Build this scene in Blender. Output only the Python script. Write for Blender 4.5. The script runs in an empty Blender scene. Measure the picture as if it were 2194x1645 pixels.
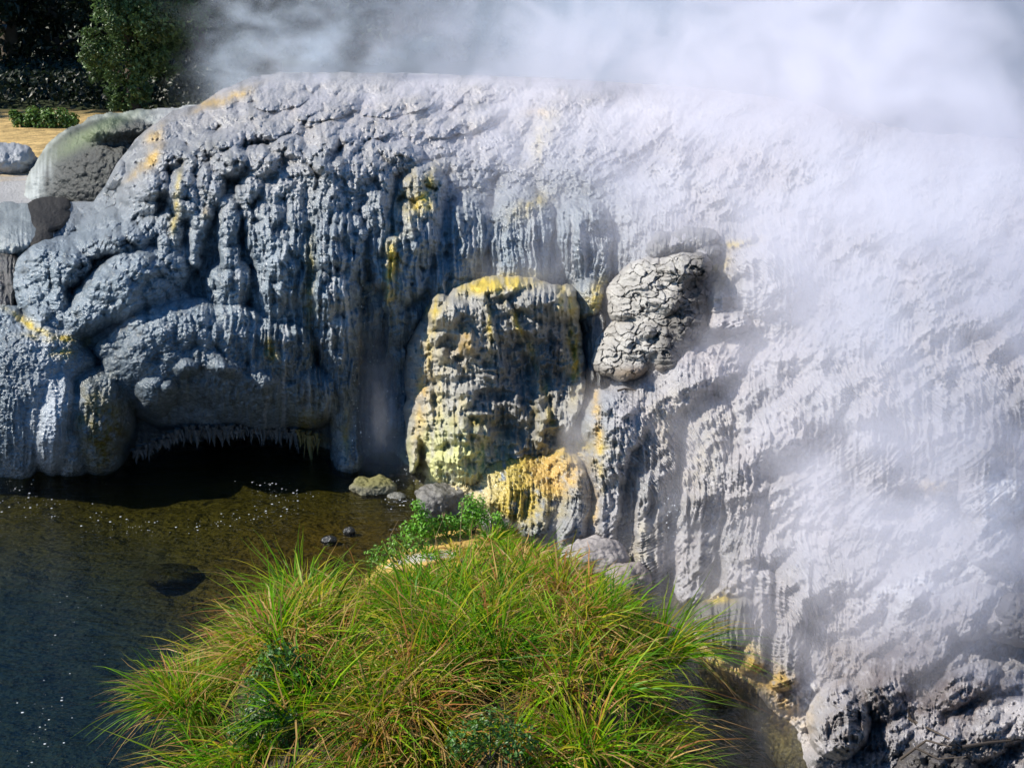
import bpy, math, random
import numpy as np
from mathutils import Vector, Matrix

rng = np.random.default_rng(7)
random.seed(7)
scene = bpy.context.scene
col = scene.collection
rad = math.radians

# ------------------------------------------------------------------ camera
W0, H0, F0 = 2194.0, 1645.0, 3014.0
CAMZ = 6.0
PITCH = rad(17.0)
cp, sp = math.cos(PITCH), math.sin(PITCH)
cam_d = bpy.data.cameras.new("camera")
cam_d.sensor_width = 36.0
cam_d.lens = 36.0 * F0 / W0
cam_d.clip_start = 0.1
cam_d.clip_end = 2000.0
cam = bpy.data.objects.new("camera", cam_d)
cam.location = (0, 0, CAMZ)
cam.rotation_euler = (rad(90) - PITCH, 0, 0)
col.objects.link(cam)
scene.camera = cam

# ------------------------------------------------------------------ world and sun
SUN_DIR = Vector((-0.72, -0.07, 0.68)).normalized()
SUN_EL = math.asin(SUN_DIR.z)
SUN_AZ = math.atan2(SUN_DIR.x, SUN_DIR.y)
world = bpy.data.worlds.new("World")
scene.world = world
world.use_nodes = True
wn = world.node_tree.nodes
bg = wn["Background"]
sky = wn.new("ShaderNodeTexSky")
sky.sky_type = 'NISHITA'
sky.sun_disc = False
sky.sun_elevation = SUN_EL
sky.sun_rotation = SUN_AZ
sky.dust_density = 0.0
sky.ozone_density = 3.0
hsv = wn.new("ShaderNodeHueSaturation"); hsv.inputs["Saturation"].default_value = 1.3
world.node_tree.links.new(sky.outputs[0], hsv.inputs["Color"]); world.node_tree.links.new(hsv.outputs[0], bg.inputs[0])
bg.inputs[1].default_value = 0.105
sun_d = bpy.data.lights.new("sun", 'SUN')
sun_d.energy = 5.0
sun_d.angle = rad(0.5)
sun_d.color = (1.0, 0.94, 0.82)
sun = bpy.data.objects.new("sun", sun_d)
sun.rotation_euler = SUN_DIR.to_track_quat('Z', 'Y').to_euler()
sun.location = (-20, 5, 30)
col.objects.link(sun)

scene.render.engine = 'CYCLES'
scene.view_settings.view_transform = 'Standard'
scene.view_settings.look = 'None'
scene.view_settings.exposure = 0.55
scene.view_settings.gamma = 1.0
scene.cycles.volume_bounces = 3
scene.cycles.max_bounces = 8
scene.cycles.transparent_max_bounces = 12
scene.cycles.volume_step_rate = 1.0
scene.cycles.volume_max_steps = 256
scene.cycles.use_denoising = True

# ------------------------------------------------------------------ noise helpers
def _hash(ix, iy, seed):
    h = (ix.astype(np.int64) * 374761393 + iy.astype(np.int64) * 668265263 + seed * 974634777) & 0xFFFFFFFF
    h = ((h ^ (h >> 13)) * 1274126177) & 0xFFFFFFFF
    h = ((h ^ (h >> 16)) * 2246822519) & 0xFFFFFFFF
    return (h ^ (h >> 15)) & 0xFFFFFFFF

def perlin(x, y, seed=0):
    x = np.asarray(x, float); y = np.asarray(y, float)
    ix = np.floor(x); iy = np.floor(y)
    fx = x - ix; fy = y - iy
    ux = fx * fx * fx * (fx * (fx * 6 - 15) + 10); uy = fy * fy * fy * (fy * (fy * 6 - 15) + 10)
    def g(dx, dy):
        a = _hash(ix + dx, iy + dy, seed) * (2 * np.pi / 4294967296.0)
        return np.cos(a) * (fx - dx) + np.sin(a) * (fy - dy)
    a = g(0, 0); b = g(1, 0); c = g(0, 1); d = g(1, 1)
    return 1.5 * ((a + (b - a) * ux) * (1 - uy) + (c + (d - c) * ux) * uy)

def fbm(x, y, seed=0, octaves=4, gain=0.5):
    s = 0; a = 1.0; n = 0
    for o in range(octaves):
        s = s + a * perlin(x * 2 ** o + 13.7 * o, y * 2 ** o - 7.1 * o, seed + o); n += a; a *= gain
    return s / n

def worley(x, y, seed=0, second=False):
    x = np.asarray(x, float); y = np.asarray(y, float)
    ix = np.floor(x); iy = np.floor(y)
    f1 = np.full(x.shape, 9.0); f2 = np.full(x.shape, 9.0)
    for dx in (-1, 0, 1):
        for dy in (-1, 0, 1):
            h = _hash(ix + dx, iy + dy, seed)
            px = ix + dx + (h & 0xFFFF) / 65536.0; py = iy + dy + ((h >> 16) & 0xFFFF) / 65536.0
            d = np.hypot(px - x, py - y)
            if second:
                f2 = np.minimum(f2, np.maximum(f1, d))
            f1 = np.minimum(f1, d)
    return (f1, f2) if second else f1

def knobs(x, y, sx, sy, seed):
    f = worley(x / sx, y / sy, seed)
    return np.sqrt(np.maximum(0, 1 - 1.1 * f * f))

def worley3(p, seed=0):
    ip = np.floor(p)
    f1 = np.full(len(p), 9.0); f2 = np.full(len(p), 9.0)
    for dx in (-1, 0, 1):
        for dy in (-1, 0, 1):
            for dz in (-1, 0, 1):
                c = ip + np.array([dx, dy, dz])
                h = _hash(c[:, 0] + 57 * c[:, 2], c[:, 1] - 31 * c[:, 2], seed)
                h2 = _hash(c[:, 0] - 17 * c[:, 2], c[:, 1] + 91 * c[:, 2], seed + 5)
                q = c + np.stack([(h & 0xFFFF) / 65536.0, ((h >> 16) & 0xFFFF) / 65536.0, (h2 & 0xFFFF) / 65536.0], 1)
                d = np.linalg.norm(q - p, axis=1)
                f2 = np.minimum(f2, np.maximum(f1, d)); f1 = np.minimum(f1, d)
    return f1, f2

def noise3(p, seed=0, octaves=3):
    return (fbm(p[:, 0] + 0.37 * p[:, 2], p[:, 1] + 0.71 * p[:, 2], seed, octaves)
            + fbm(p[:, 2] - 0.33 * p[:, 1], p[:, 0] + 0.5 * p[:, 1] + 9.0, seed + 17, octaves)) * 0.6

def sstep(a, b, x):
    t = np.clip((x - a) / (b - a), 0, 1)
    return t * t * (3 - 2 * t)

def interp(u, pts):
    pts = np.array(pts, float)
    return np.interp(u, pts[:, 0], pts[:, 1])

# ------------------------------------------------------------------ photograph-plane helpers: where a line of sight meets a depth
def ray(px, py):
    a = (822.5 - py) / F0
    return (px - 1097.0) / F0, cp + a * sp, -sp + a * cp

def at_depth(px, py, Y):
    dx, dy, dz = ray(px, py)
    t = Y / dy
    return np.stack(np.broadcast_arrays(dx * t, Y + 0 * dx, CAMZ + dz * t), -1)

def at_z(px, py, z=0.0):
    dx, dy, dz = ray(px, py)
    t = (z - CAMZ) / dz
    return np.stack(np.broadcast_arrays(dx * t, dy * t, z + 0 * dx), -1)

# ------------------------------------------------------------------ mesh / material helpers
def mesh_obj(name, verts, faces, mat=None, parent=None, smooth=True, colors=None):
    """verts (n,3); faces an int array (m,k) or list of such arrays"""
    if not isinstance(faces, (list, tuple)):
        faces = [faces]
    me = bpy.data.meshes.new(name)
    verts = np.asarray(verts, np.float32)
    me.vertices.add(len(verts)); me.vertices.foreach_set("co", verts.ravel())
    loops = np.concatenate([np.asarray(f, np.int32).ravel() for f in faces])
    tot = np.concatenate([np.full(len(f), f.shape[1], np.int32) for f in faces])
    start = np.concatenate([[0], np.cumsum(tot)[:-1]]).astype(np.int32)
    me.loops.add(len(loops)); me.loops.foreach_set("vertex_index", loops)
    me.polygons.add(len(tot)); me.polygons.foreach_set("loop_start", start); me.polygons.foreach_set("loop_total", tot)
    me.polygons.foreach_set("use_smooth", np.full(len(tot), smooth))
    me.update(calc_edges=True)
    if colors is not None:
        ca = me.color_attributes.new("Col", 'FLOAT_COLOR', 'POINT')
        c = np.asarray(colors, np.float32)
        if c.shape[1] == 3:
            c = np.concatenate([c, np.ones((len(c), 1), np.float32)], 1)
        ca.data.foreach_set("color", c.ravel())
    o = bpy.data.objects.new(name, me)
    if mat: me.materials.append(mat)
    col.objects.link(o)
    if parent: o.parent = parent
    return o

def tag(o, label=None, cat=None, group=None, kind=None):
    if label: o["label"] = label
    if cat: o["category"] = cat
    if group: o["group"] = group
    if kind: o["kind"] = kind
    return o

def empty(name, loc=(0, 0, 0)):
    o = bpy.data.objects.new(name, None); o.location = loc; col.objects.link(o)
    o.empty_display_size = 0.2
    return o

class Nodes:
    def __init__(s, mat):
        s.t = mat.node_tree; s.n = s.t.nodes; s.l = s.t.links
    def new(s, typ, **kw):
        nd = s.n.new(typ)
        for k, v in kw.items(): setattr(nd, k, v)
        return nd
    def link(s, a, b): s.l.new(a, b)
    def val(s, sock, v):
        if isinstance(v, bpy.types.NodeSocket): s.l.new(v, sock)
        else: sock.default_value = v
    def math(s, op, a, b=None, clamp=False):
        nd = s.n.new("ShaderNodeMath"); nd.operation = op; nd.use_clamp = clamp
        s.val(nd.inputs[0], a)
        if b is not None: s.val(nd.inputs[1], b)
        return nd.outputs[0]
    def smooth(s, x, a, b):
        nd = s.n.new("ShaderNodeMapRange"); nd.interpolation_type = 'SMOOTHSTEP'
        s.val(nd.inputs[0], x); nd.inputs[1].default_value = a; nd.inputs[2].default_value = b
        return nd.outputs[0]
    def noise(s, vec, scale, detail=3, rough=0.55, dist=0.0):
        nd = s.n.new("ShaderNodeTexNoise")
        s.l.new(vec, nd.inputs["Vector"]); nd.inputs["Scale"].default_value = scale
        nd.inputs["Detail"].default_value = detail; nd.inputs["Roughness"].default_value = rough
        nd.inputs["Distortion"].default_value = dist
        return nd.outputs["Fac"]

def new_mat(name):
    m = bpy.data.materials.new(name); m.use_nodes = True
    return m, Nodes(m), m.node_tree.nodes["Principled BSDF"]

def rock_material(name, bump=0.35, bscale=55.0, rough=(0.25, 0.6), spec=0.5, fine=0.25, pop=1.3):
    """vertex colour is the rock's own colour, alpha how wet it is; grain and bump are procedural"""
    m, N, P = new_mat(name)
    at = N.new("ShaderNodeAttribute", attribute_name="Col")
    tc = N.new("ShaderNodeTexCoord")
    n1 = N.noise(tc.outputs["Object"], bscale, 4, 0.65)
    n2 = N.noise(tc.outputs["Object"], 7.0, 4, 0.6)
    f = N.math('ADD', N.math('MULTIPLY', N.math('SUBTRACT', n1, 0.5), fine * 2), N.math('ADD', N.math('MULTIPLY', N.math('SUBTRACT', n2, 0.5), 0.5), 1.0))
    vm = N.new("ShaderNodeVectorMath", operation='SCALE')
    N.link(at.outputs["Color"], vm.inputs[0]); N.link(f, vm.inputs["Scale"])
    N.link(vm.outputs[0], P.inputs["Base Color"])
    wet = at.outputs["Alpha"]
    r = N.new("ShaderNodeMapRange"); N.link(wet, r.inputs[0]); r.inputs[3].default_value = rough[1]; r.inputs[4].default_value = rough[0]
    N.link(r.outputs[0], P.inputs["Roughness"])
    P.inputs["Specular IOR Level"].default_value = spec
    vo = N.new("ShaderNodeTexVoronoi", feature='SMOOTH_F1'); vo.inputs["Scale"].default_value = bscale * .55; N.link(tc.outputs["Object"], vo.inputs["Vector"])
    b = N.new("ShaderNodeBump"); b.inputs["Strength"].default_value = bump; b.inputs["Distance"].default_value = 0.03
    N.link(N.math('SUBTRACT', n1, N.math('MULTIPLY', vo.outputs["Distance"], pop)), b.inputs["Height"]); N.link(b.outputs[0], P.inputs["Normal"])
    return m

ROCK = rock_material("sinter", bump=.6, rough=(.17, .58), pop=.8, spec=.65)
ROCKDRY = rock_material("dry_rock", bump=0.5, bscale=40, rough=(0.4, 0.8), spec=0.3)

# ================================================================== TERRACE: depth of the formation, interpolated between measured points
CREST = [(-900, 470), (-300, 450), (0, 440), (200, 432), (225, 400), (250, 350), (290, 300), (330, 265), (370, 238), (430, 222), (480, 190), (540, 165), (600, 155), (900, 157), (1200, 168), (1500, 188), (1700, 215), (1850, 250), (1950, 282), (2194, 300), (2500, 330), (2900, 380)]
BASE = [(-900, 1060), (0, 1030), (200, 1030), (750, 1030), (860, 1040), (950, 1085), (1050, 1140), (1200, 1210), (1350, 1285), (1460, 1385), (1500, 1455), (1590, 1500), (1640, 1570), (1700, 1660), (1760, 1760), (2194, 1820), (2900, 1820)]
CTRL = [
 (-900,450,21.5),(-300,450,21.3),(0,440,21.2),(200,432,21),(250,350,21),(330,265,21.5),(430,222,22.5),(540,165,23.5),(600,157,24),(900,157,24),(1200,168,23.5),(1500,188,22.5),(1700,215,21.5),(1950,282,19.5),(2194,300,18),(2500,330,17),(2900,380,16),
 (300,330,20.2),(450,270,20.5),(600,240,20.8),(900,250,20.8),(1200,270,20.3),(1500,300,19.5),(1800,340,18),(2194,400,16),
 (300,400,18.9),(450,330,18.9),(600,320,18.8),(750,320,18.7),(900,350,18.6),(1100,370,18.6),(1300,400,18.2),(1500,420,17.6),(1800,480,16.2),(2194,520,14.8),(2600,520,14),
 (240,480,18.1),(350,480,17.9),(450,480,17.7),(600,450,17.75),(750,450,17.65),(870,450,17.7),(450,600,17.2),(600,600,17.1),(750,600,17.0),(850,600,17.2),
 (450,660,16.9),(650,750,16.9),(750,800,16.7),(830,800,17.2),(750,985,16.5),(830,985,16.8),
 (0,500,19),(100,500,18.6),(0,600,18),(100,600,17.6),(0,670,17.2),(120,690,16.8),(250,700,16.6),(-300,520,18.5),(-300,700,17),(-900,700,17),
 (0,760,16.4),(100,760,16.4),(0,900,16.2),(100,900,16.2),(0,1000,16.2),(200,1000,16.3),(200,800,16.5),(-300,1000,16.2),(-900,1000,16.2),
 (300,880,16.7),(500,880,17),(650,880,17),(300,960,17.0),(500,960,17.4),(650,960,17.2),(400,1020,17.2),(600,1020,17.0),
 (950,480,17.6),(1100,500,17.5),(1250,500,17.3),(1000,580,17.2),(1150,580,17.1),(1300,580,16.9),
 (950,700,17),(1100,700,17),(1230,700,16.8),(950,900,16.7),(1100,900,16.6),(1230,850,16.3),(870,980,16.5),
 (1050,975,15.6),(1180,975,15.4),(1000,1040,15.2),(1180,1050,14.9),(1000,1085,14.9),(1200,1150,14.0),
 (1400,520,16.6),(1500,500,16.6),(1600,520,16.0),(1400,640,16),(1550,650,15.6),(1500,760,14.9),(1350,830,14.8),(1280,870,14.7),(1700,640,14.9),(1900,640,14.2),(2194,640,13.6),(2600,640,13),
 (1400,950,14.1),(1600,900,13.7),(1900,900,12.8),(2194,900,12.2),(2600,900,11.8),
 (1270,1000,14.3),(1270,1130,14.0),(1400,1100,13.7),(1400,1200,13.3),(1600,1150,12.7),(1900,1150,11.7),(2194,1150,11.1),(2600,1150,10.8),
 (1560,1280,12.4),(1700,1300,11.8),(1900,1350,10.9),(2194,1350,10.4),(2600,1350,10),
 (1530,1400,11.22),(1590,1440,10.92),(1640,1400,11.3),(1640,1535,10.42),(1695,1625,9.8),(1555,1490,10.85),(1460,1420,11.5),(1340,1290,12.7),(1270,1215,13.5),(1700,1500,10.6),(1850,1500,10.3),(2194,1500,9.8),(2600,1500,9.4),
 (1750,1640,9.55),(2000,1640,9.35),(2194,1640,9.2),(2600,1700,8.6)]

def _tps(ctrl):
    c = np.array(ctrl, float); P = c[:, :2] / 1000.0
    def K(a, b):
        r2 = ((a[:, None] - b[None]) ** 2).sum(-1)
        return 0.5 * r2 * np.log(r2 + 1e-12)
    n = len(c); A = np.zeros((n + 3, n + 3))
    A[:n, :n] = K(P, P) + 2e-4 * np.eye(n); A[:n, n] = 1; A[:n, n + 1:] = P; A[n, :n] = 1; A[n + 1:, :n] = P.T
    w = np.linalg.solve(A, np.concatenate([c[:, 2], np.zeros(3)]))
    return lambda q: K(q / 1000.0, P) @ w[:n] + w[n] + (q / 1000.0) @ w[n + 1:]
_f = _tps(CTRL)
GS = 12.0; GX0, GY0 = -960.0, 80.0
_gx = np.arange(GX0, 2970, GS); _gy = np.arange(GY0, 1860, GS)
_GX, _GY = np.meshgrid(_gx, _gy)
_GRID = _f(np.stack([_GX.ravel(), _GY.ravel()], 1)).reshape(_GX.shape)
def _cubic(g, px, py):
    x = np.clip((np.asarray(px, float) - GX0) / GS, 1, len(_gx) - 3.001); y = np.clip((np.asarray(py, float) - GY0) / GS, 1, len(_gy) - 3.001)
    ix = x.astype(int); iy = y.astype(int); fx = x - ix; fy = y - iy
    def w(t): # uniform B-spline: smooth in slope and curvature
        return [(1 - t) ** 3 / 6, (3 * t ** 3 - 6 * t ** 2 + 4) / 6, (-3 * t ** 3 + 3 * t ** 2 + 3 * t + 1) / 6, t ** 3 / 6]
    wx, wy = w(fx), w(fy); out = 0
    for j in range(4):
        r = 0
        for i in range(4):
            r = r + wx[i] * g[iy + j - 1, ix + i - 1]
        out = out + wy[j] * r
    return out
def base_Y(px, py):
    return _cubic(_GRID, px, py)
_gpy = np.gradient(_GRID, axis=0) / (GS / F0 * 17.0); _gpx = np.gradient(_GRID, axis=1) / (GS / F0 * 17.0)
_SL = np.sqrt(1 + _gpx ** 2 + _gpy ** 2)
for _k in range(6):
    _SL[1:-1, 1:-1] = (_SL[:-2, 1:-1] + _SL[2:, 1:-1] + _SL[1:-1, :-2] + _SL[1:-1, 2:] + _SL[1:-1, 1:-1]) / 5
_SL = np.clip(_SL, 1, 2.6)
def slant(px, py):
    return _cubic(_SL, px, py)

# bulges: each returns its height in metres over the arrays x, y
def bulge(x, y, cx, cy, rx, ry, rot, h, pw=0.5, k=None):
    c, s = math.cos(rad(rot)), math.sin(rad(rot))
    dx, dy = x - cx, y - cy
    a = (dx * c + dy * s) / rx; b = (-dx * s + dy * c) / ry
    return h * np.maximum(0, 1 - a * a - b * b) ** pw

def ridge(x, y, pts, pw=0.5):
    out = np.zeros_like(x)
    for (x0, y0, w0, h0), (x1, y1, w1, h1) in zip(pts[:-1], pts[1:]):
        L2 = (x1 - x0) ** 2 + (y1 - y0) ** 2
        t = np.clip(((x - x0) * (x1 - x0) + (y - y0) * (y1 - y0)) / L2, 0, 1)
        d = np.hypot(x - x0 - t * (x1 - x0), y - y0 - t * (y1 - y0))
        w = w0 + (w1 - w0) * t; h = h0 + (h1 - h0) * t
        out = np.maximum(out, h * np.maximum(0, 1 - (d / w) ** 2) ** pw)
    return out

def smax(a, b, k=0.06):
    h = np.clip(0.5 + 0.5 * (b - a) / k, 0, 1)
    return (a * (1 - h) + b * h + k * h * (1 - h)) * ((a > 0) | (b > 0))

def blob(x, y, cx, cy, rx, ry, rot=0):
    c, s = math.cos(rad(rot)), math.sin(rad(rot))
    dx, dy = x - cx, y - cy
    a = (dx * c + dy * s) / rx; b = (-dx * s + dy * c) / ry
    return np.exp(-(a * a + b * b))

BULGES = [ # cx, cy, rx, ry, rot, h
 # left tier of rounded lumps
 (285,605,150,72,-28,.55),(200,665,95,50,-30,.45),(115,570,85,60,-15,.55),(95,640,60,75,10,.45),(122,680,28,34,0,.35),(205,520,130,34,-22,.35),
 (300,500,90,45,-15,.4),(250,470,90,30,-20,.3),(340,620,70,40,-35,.4),(60,610,40,55,0,.35),(150,715,40,22,0,.3),(330,560,70,45,-20,.4),
 (20,690,120,40,12,.35),(360,660,60,30,-20,.3),
 # upper cliff clusters
 (310,400,58,75,8,.55),(350,340,60,40,-15,.35),(285,440,40,50,10,.35),(390,420,42,80,10,.5),(360,500,40,60,8,.45),(450,400,36,60,5,.45),(430,470,30,60,8,.4),
 (500,350,48,40,0,.4),(560,350,50,45,0,.4),(540,420,40,60,4,.45),(470,310,55,30,-10,.3),(620,330,48,40,0,.35),(690,360,70,60,0,.45),(780,370,60,55,0,.4),(850,340,60,36,-8,.3),
 (410,345,45,32,-10,.3),(240,370,38,34,20,.4),
 # pendulous bulb
 (492,612,55,62,0,.55),
 # big lower lump with its lip over the cave
 (450,790,235,150,6,.85,.35,.25),(530,850,190,82,4,.85,.35,.2),(305,780,70,90,-24,.82),(370,705,120,52,-8,.62,.5,.2),(630,850,110,80,0,.7,.4),(340,840,70,60,40,.95),(470,712,100,34,-5,.66),(250,750,50,32,0,.5),
 (580,740,100,60,-4,.72,.5,.2),(420,690,70,22,-10,.5),(480,790,60,40,20,1.05),(400,790,50,34,-10,1.06),(360,830,26,30,0,1.1),(560,820,60,40,0,.98),
 # lower left apron
 (60,770,150,95,10,.55),(60,860,130,140,0,.6),(120,900,58,125,4,.75),(215,905,80,125,0,.85),(160,960,60,70,0,.6),(30,930,80,110,0,.55),(-120,850,150,150,0,.6),(-330,850,160,160,0,.6),
 # tops
 (600,215,60,22,-8,.12),(700,235,70,24,-8,.12),(850,225,80,26,-10,.12),(560,280,70,22,-8,.14),(1000,260,90,30,-14,.12),(760,285,80,24,-6,.14),
 # right of the face
 (1255,640,40,50,10,.5),(1630,600,100,80,-6,.3),(1540,640,30,40,0,.35),(1560,690,50,32,0,.4),(1500,545,30,30,0,.3),(1460,520,60,26,-10,.35),
 # yellow ledge and feet
 (1115,1040,120,90,6,.55,.6),(1190,1010,60,60,0,.4),(1225,1090,45,110,0,.4),(1150,1090,60,70,0,.45),(975,1040,80,50,-24,.30,.6,.1),(1120,975,80,34,4,.28,.6,.1),
 # right buttress
 (1450,830,190,60,-33,.35),(1330,900,90,70,-20,.4),(1700,900,150,60,-35,.25),(1290,940,35,110,4,.3),
 (2150,1060,70,60,0,.35),(2010,1040,40,22,0,.2),
 (1800,1540,70,90,12,.5),(1890,1480,60,70,-20,.3),(2000,1330,120,50,-25,.25),(1940,1320,40,70,25,.25),(2080,1310,90,60,-10,.3),(2160,1330,60,50,0,.4),(1960,1410,110,42,-35,.25),(2060,1470,90,40,-30,.25),(2120,1560,120,60,-20,.3),(1960,1560,70,70,-10,.25),(2050,1600,90,50,-10,.3),
]
RIDGES = [
 [(715,330,70,.3),(722,480,82,.55),(715,640,62,.55),(730,780,45,.5),(742,900,34,.45),(745,990,36,.35)],
 [(580,420,45,.4),(600,540,66,.55),(590,640,52,.5),(580,715,36,.4)],
 [(620,360,40,.35),(625,480,44,.5),(640,560,36,.4),(650,700,26,.3)],
 [(488,440,26,.35),(494,560,27,.5),(492,610,40,.5)],
 [(800,350,50,.3),(800,470,40,.4),(820,600,26,.35)],
 [(905,395,52,.25),(890,500,56,.36),(865,600,54,.42),(845,655,30,.35)],
 [(840,520,24,.45),(836,640,18,.4)],
 [(370,440,22,.4),(355,530,24,.4)],
 [(420,460,24,.4),(415,560,22,.35)],
 [(540,400,30,.35),(548,520,24,.35)],
 [(860,690,40,.3),(850,900,34,.25)],
 [(1010,480,60,.2),(960,600,50,.3)],[(1120,470,70,.3),(1110,600,60,.25)],[(1250,480,60,.25),(1260,590,50,.25)],
 [(1330,880,40,.25),(1310,1000,36,.3),(1290,1140,34,.3)],[(1420,900,44,.2),(1400,1050,40,.25),(1390,1200,34,.2)],[(1520,900,50,.2),(1500,1100,50,.25),(1480,1260,36,.2)],
 [(1600,1000,50,.2),(1580,1250,40,.25)],[(1700,1240,40,.2),(1680,1450,36,.25)],[(1640,1240,26,.2),(1610,1420,26,.3)],
 [(1890,1030,60,.2),(1860,900,50,.2)],[(2100,1000,50,.3),(2120,1160,60,.3)],
]

def terrace_disp(x, y):
    """height of the modelled lumps, columns, drips and knobs above the smooth depth, in metres"""
    wx = x + 9 * fbm(x / 60, y / 60, 3, 3); wy = y + 9 * fbm(x / 60 + 40, y / 60, 5, 3)
    d = np.zeros_like(x)
    for b in BULGES:
        R = max(b[2], b[3]) + 25
        m = (np.abs(x - b[0]) < R) & (np.abs(y - b[1]) < R)
        if m.any(): d[m] = smax(d[m], bulge(wx[m], wy[m], *b), b[8] if len(b) > 8 else 0.05)
    for r in RIDGES:
        xs = [p[0] for p in r]; ys = [p[1] for p in r]; R = max(p[2] for p in r) + 25
        m = (x > min(xs) - R) & (x < max(xs) + R) & (y > min(ys) - R) & (y < max(ys) + R)
        if m.any(): d[m] = smax(d[m], ridge(wx[m], wy[m], r), 0.05)
    # weights of the kinds of surface
    right = sstep(1150, 1500, x + 0.25 * (y - 600))
    low = sstep(650, 760, y) * (1 - sstep(760, 880, x))
    drip = np.clip(blob(x, y, 680, 640, 230, 260) * 1.2 + blob(x, y, 1110, 540, 260, 70) * 1.2 + blob(x, y, 1430, 1080, 170, 170) + blob(x, y, 1690, 1350, 110, 130)
                   + blob(x, y, 870, 760, 120, 260) + blob(x, y, 1650, 620, 110, 90) + blob(x, y, 1830, 930, 200, 120) * .8 + blob(x, y, 2120, 930, 140, 120) * .8
                   + blob(x, y, 1850, 1580, 90, 90) * .7 + blob(x, y, 100, 920, 160, 90) * .5 + blob(x, y, 1130, 1090, 130, 60) * .6, 0, 1)
    slope = np.clip(right * 0.9 + sstep(420, 300, y) * sstep(700, 1000, x), 0, 1) * (1 - 0.7 * drip)
    cauli = (1 - .75 * blob(x, y, 1110, 1020, 140, 80)) * (1 - .7 * right * (1 - sstep(1350, 1500, y))) * np.clip(blob(x, y, 520, 400, 300, 150) * 1.3 + blob(x, y, 720, 560, 240, 220) + .45 * blob(x, y, 180, 600, 210, 130) + .4 * blob(x, y, 440, 790, 180, 90) + 0.35 + .55 * sstep(1330, 1480, y) * right - 0.25 * low, 0.15, 1.3)
    cauli = cauli * (1 - .6 * drip * sstep(900, 1100, x))
    # knobs: cauliflower growth in three sizes
    k1 = knobs(wx, wy, 46, 54, 11); k2 = knobs(wx, wy, 21, 25, 12); k3 = knobs(x, y, 10, 11.5, 13); k4 = knobs(x, y, 5.2, 6.0, 14)
    upc = blob(x, y, 820, 250, 420, 110)
    d += cauli * (0.24 * k1 + 0.15 * k2) * (1 - 0.6 * slope) + (0.045 * k3 + 0.022 * k4) * (0.55 + 0.7 * cauli) * (1 - .6 * right * (1 - .7 * sstep(1330, 1480, y)))
    # flutes and dripping curtains
    yl = y / (1 + .9 * sstep(880, 1100, x)); f1 = 1 - np.abs(perlin(wx / 17.0, yl / 170.0, 21)); f2 = 1 - np.abs(perlin((wx + .35 * slope * y) / 8.0, yl / 90.0, 22))
    brk = 0.55 + 0.45 * sstep(-0.2, 0.3, perlin(wx / 30, yl / 60, 23))
    f3 = 1 - np.abs(perlin((wx + .35 * slope * y) / 5.0, yl / 110.0, 24))
    d += drip * (0.13 * f1 * f1 * brk + 0.05 * f2 * f2) + right * (.022 * f2 * f2 + .012 * f3 * f3) * (.4 + .6 * brk)
    # slanting flow bands of the slope
    s_ = wx * 0.80 - wy * 0.60; t_ = wx * 0.60 + wy * 0.80
    sb = 0.25 + 0.75 * sstep(-0.25, 0.35, fbm(x / 170, y / 130, 30, 3))
    d += slope * (0.12 * fbm(s_ / 130, t_ / 60, 31, 3) + sb * (0.05 * (1 - np.abs(perlin(s_ / 80, t_ / 22, 33))) + 0.06 * knobs(s_, t_, 32, 19, 34) + 0.022 * (1 - np.abs(perlin(s_ / 34, t_ / 10, 35)))))
    d += slope * (1 - drip) * 0.012 * (knobs(wx, wy, 15, 12, 36) + fbm(x / 14, y / 12, 37, 3))
    d += upc * (0.16 * knobs(s_, t_, 70, 30, 38) + 0.10 * knobs(s_, t_, 30, 15, 39)) + (upc + right) * 0.05 * fbm(s_ / 40, t_ / 22, 40, 3)
    d += right * 0.13 * fbm(s_ / 110, t_ / 60, 44, 3)
    d += 0.16 * fbm(x / 120, y / 120, 41, 4) + 0.018 * fbm(x / 6, y / 6, 43, 2)
    # the hollow under the lip at the water's edge
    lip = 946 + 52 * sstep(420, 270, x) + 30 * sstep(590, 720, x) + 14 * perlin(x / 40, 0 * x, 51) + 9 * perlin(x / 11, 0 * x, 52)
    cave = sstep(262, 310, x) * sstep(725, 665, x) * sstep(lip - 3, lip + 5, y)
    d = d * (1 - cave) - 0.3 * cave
    return d, dict(right=right, drip=drip, slope=slope, cauli=cauli, cave=cave, k1=k1, k2=k2, wx=wx, wy=wy, low=low)

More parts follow.
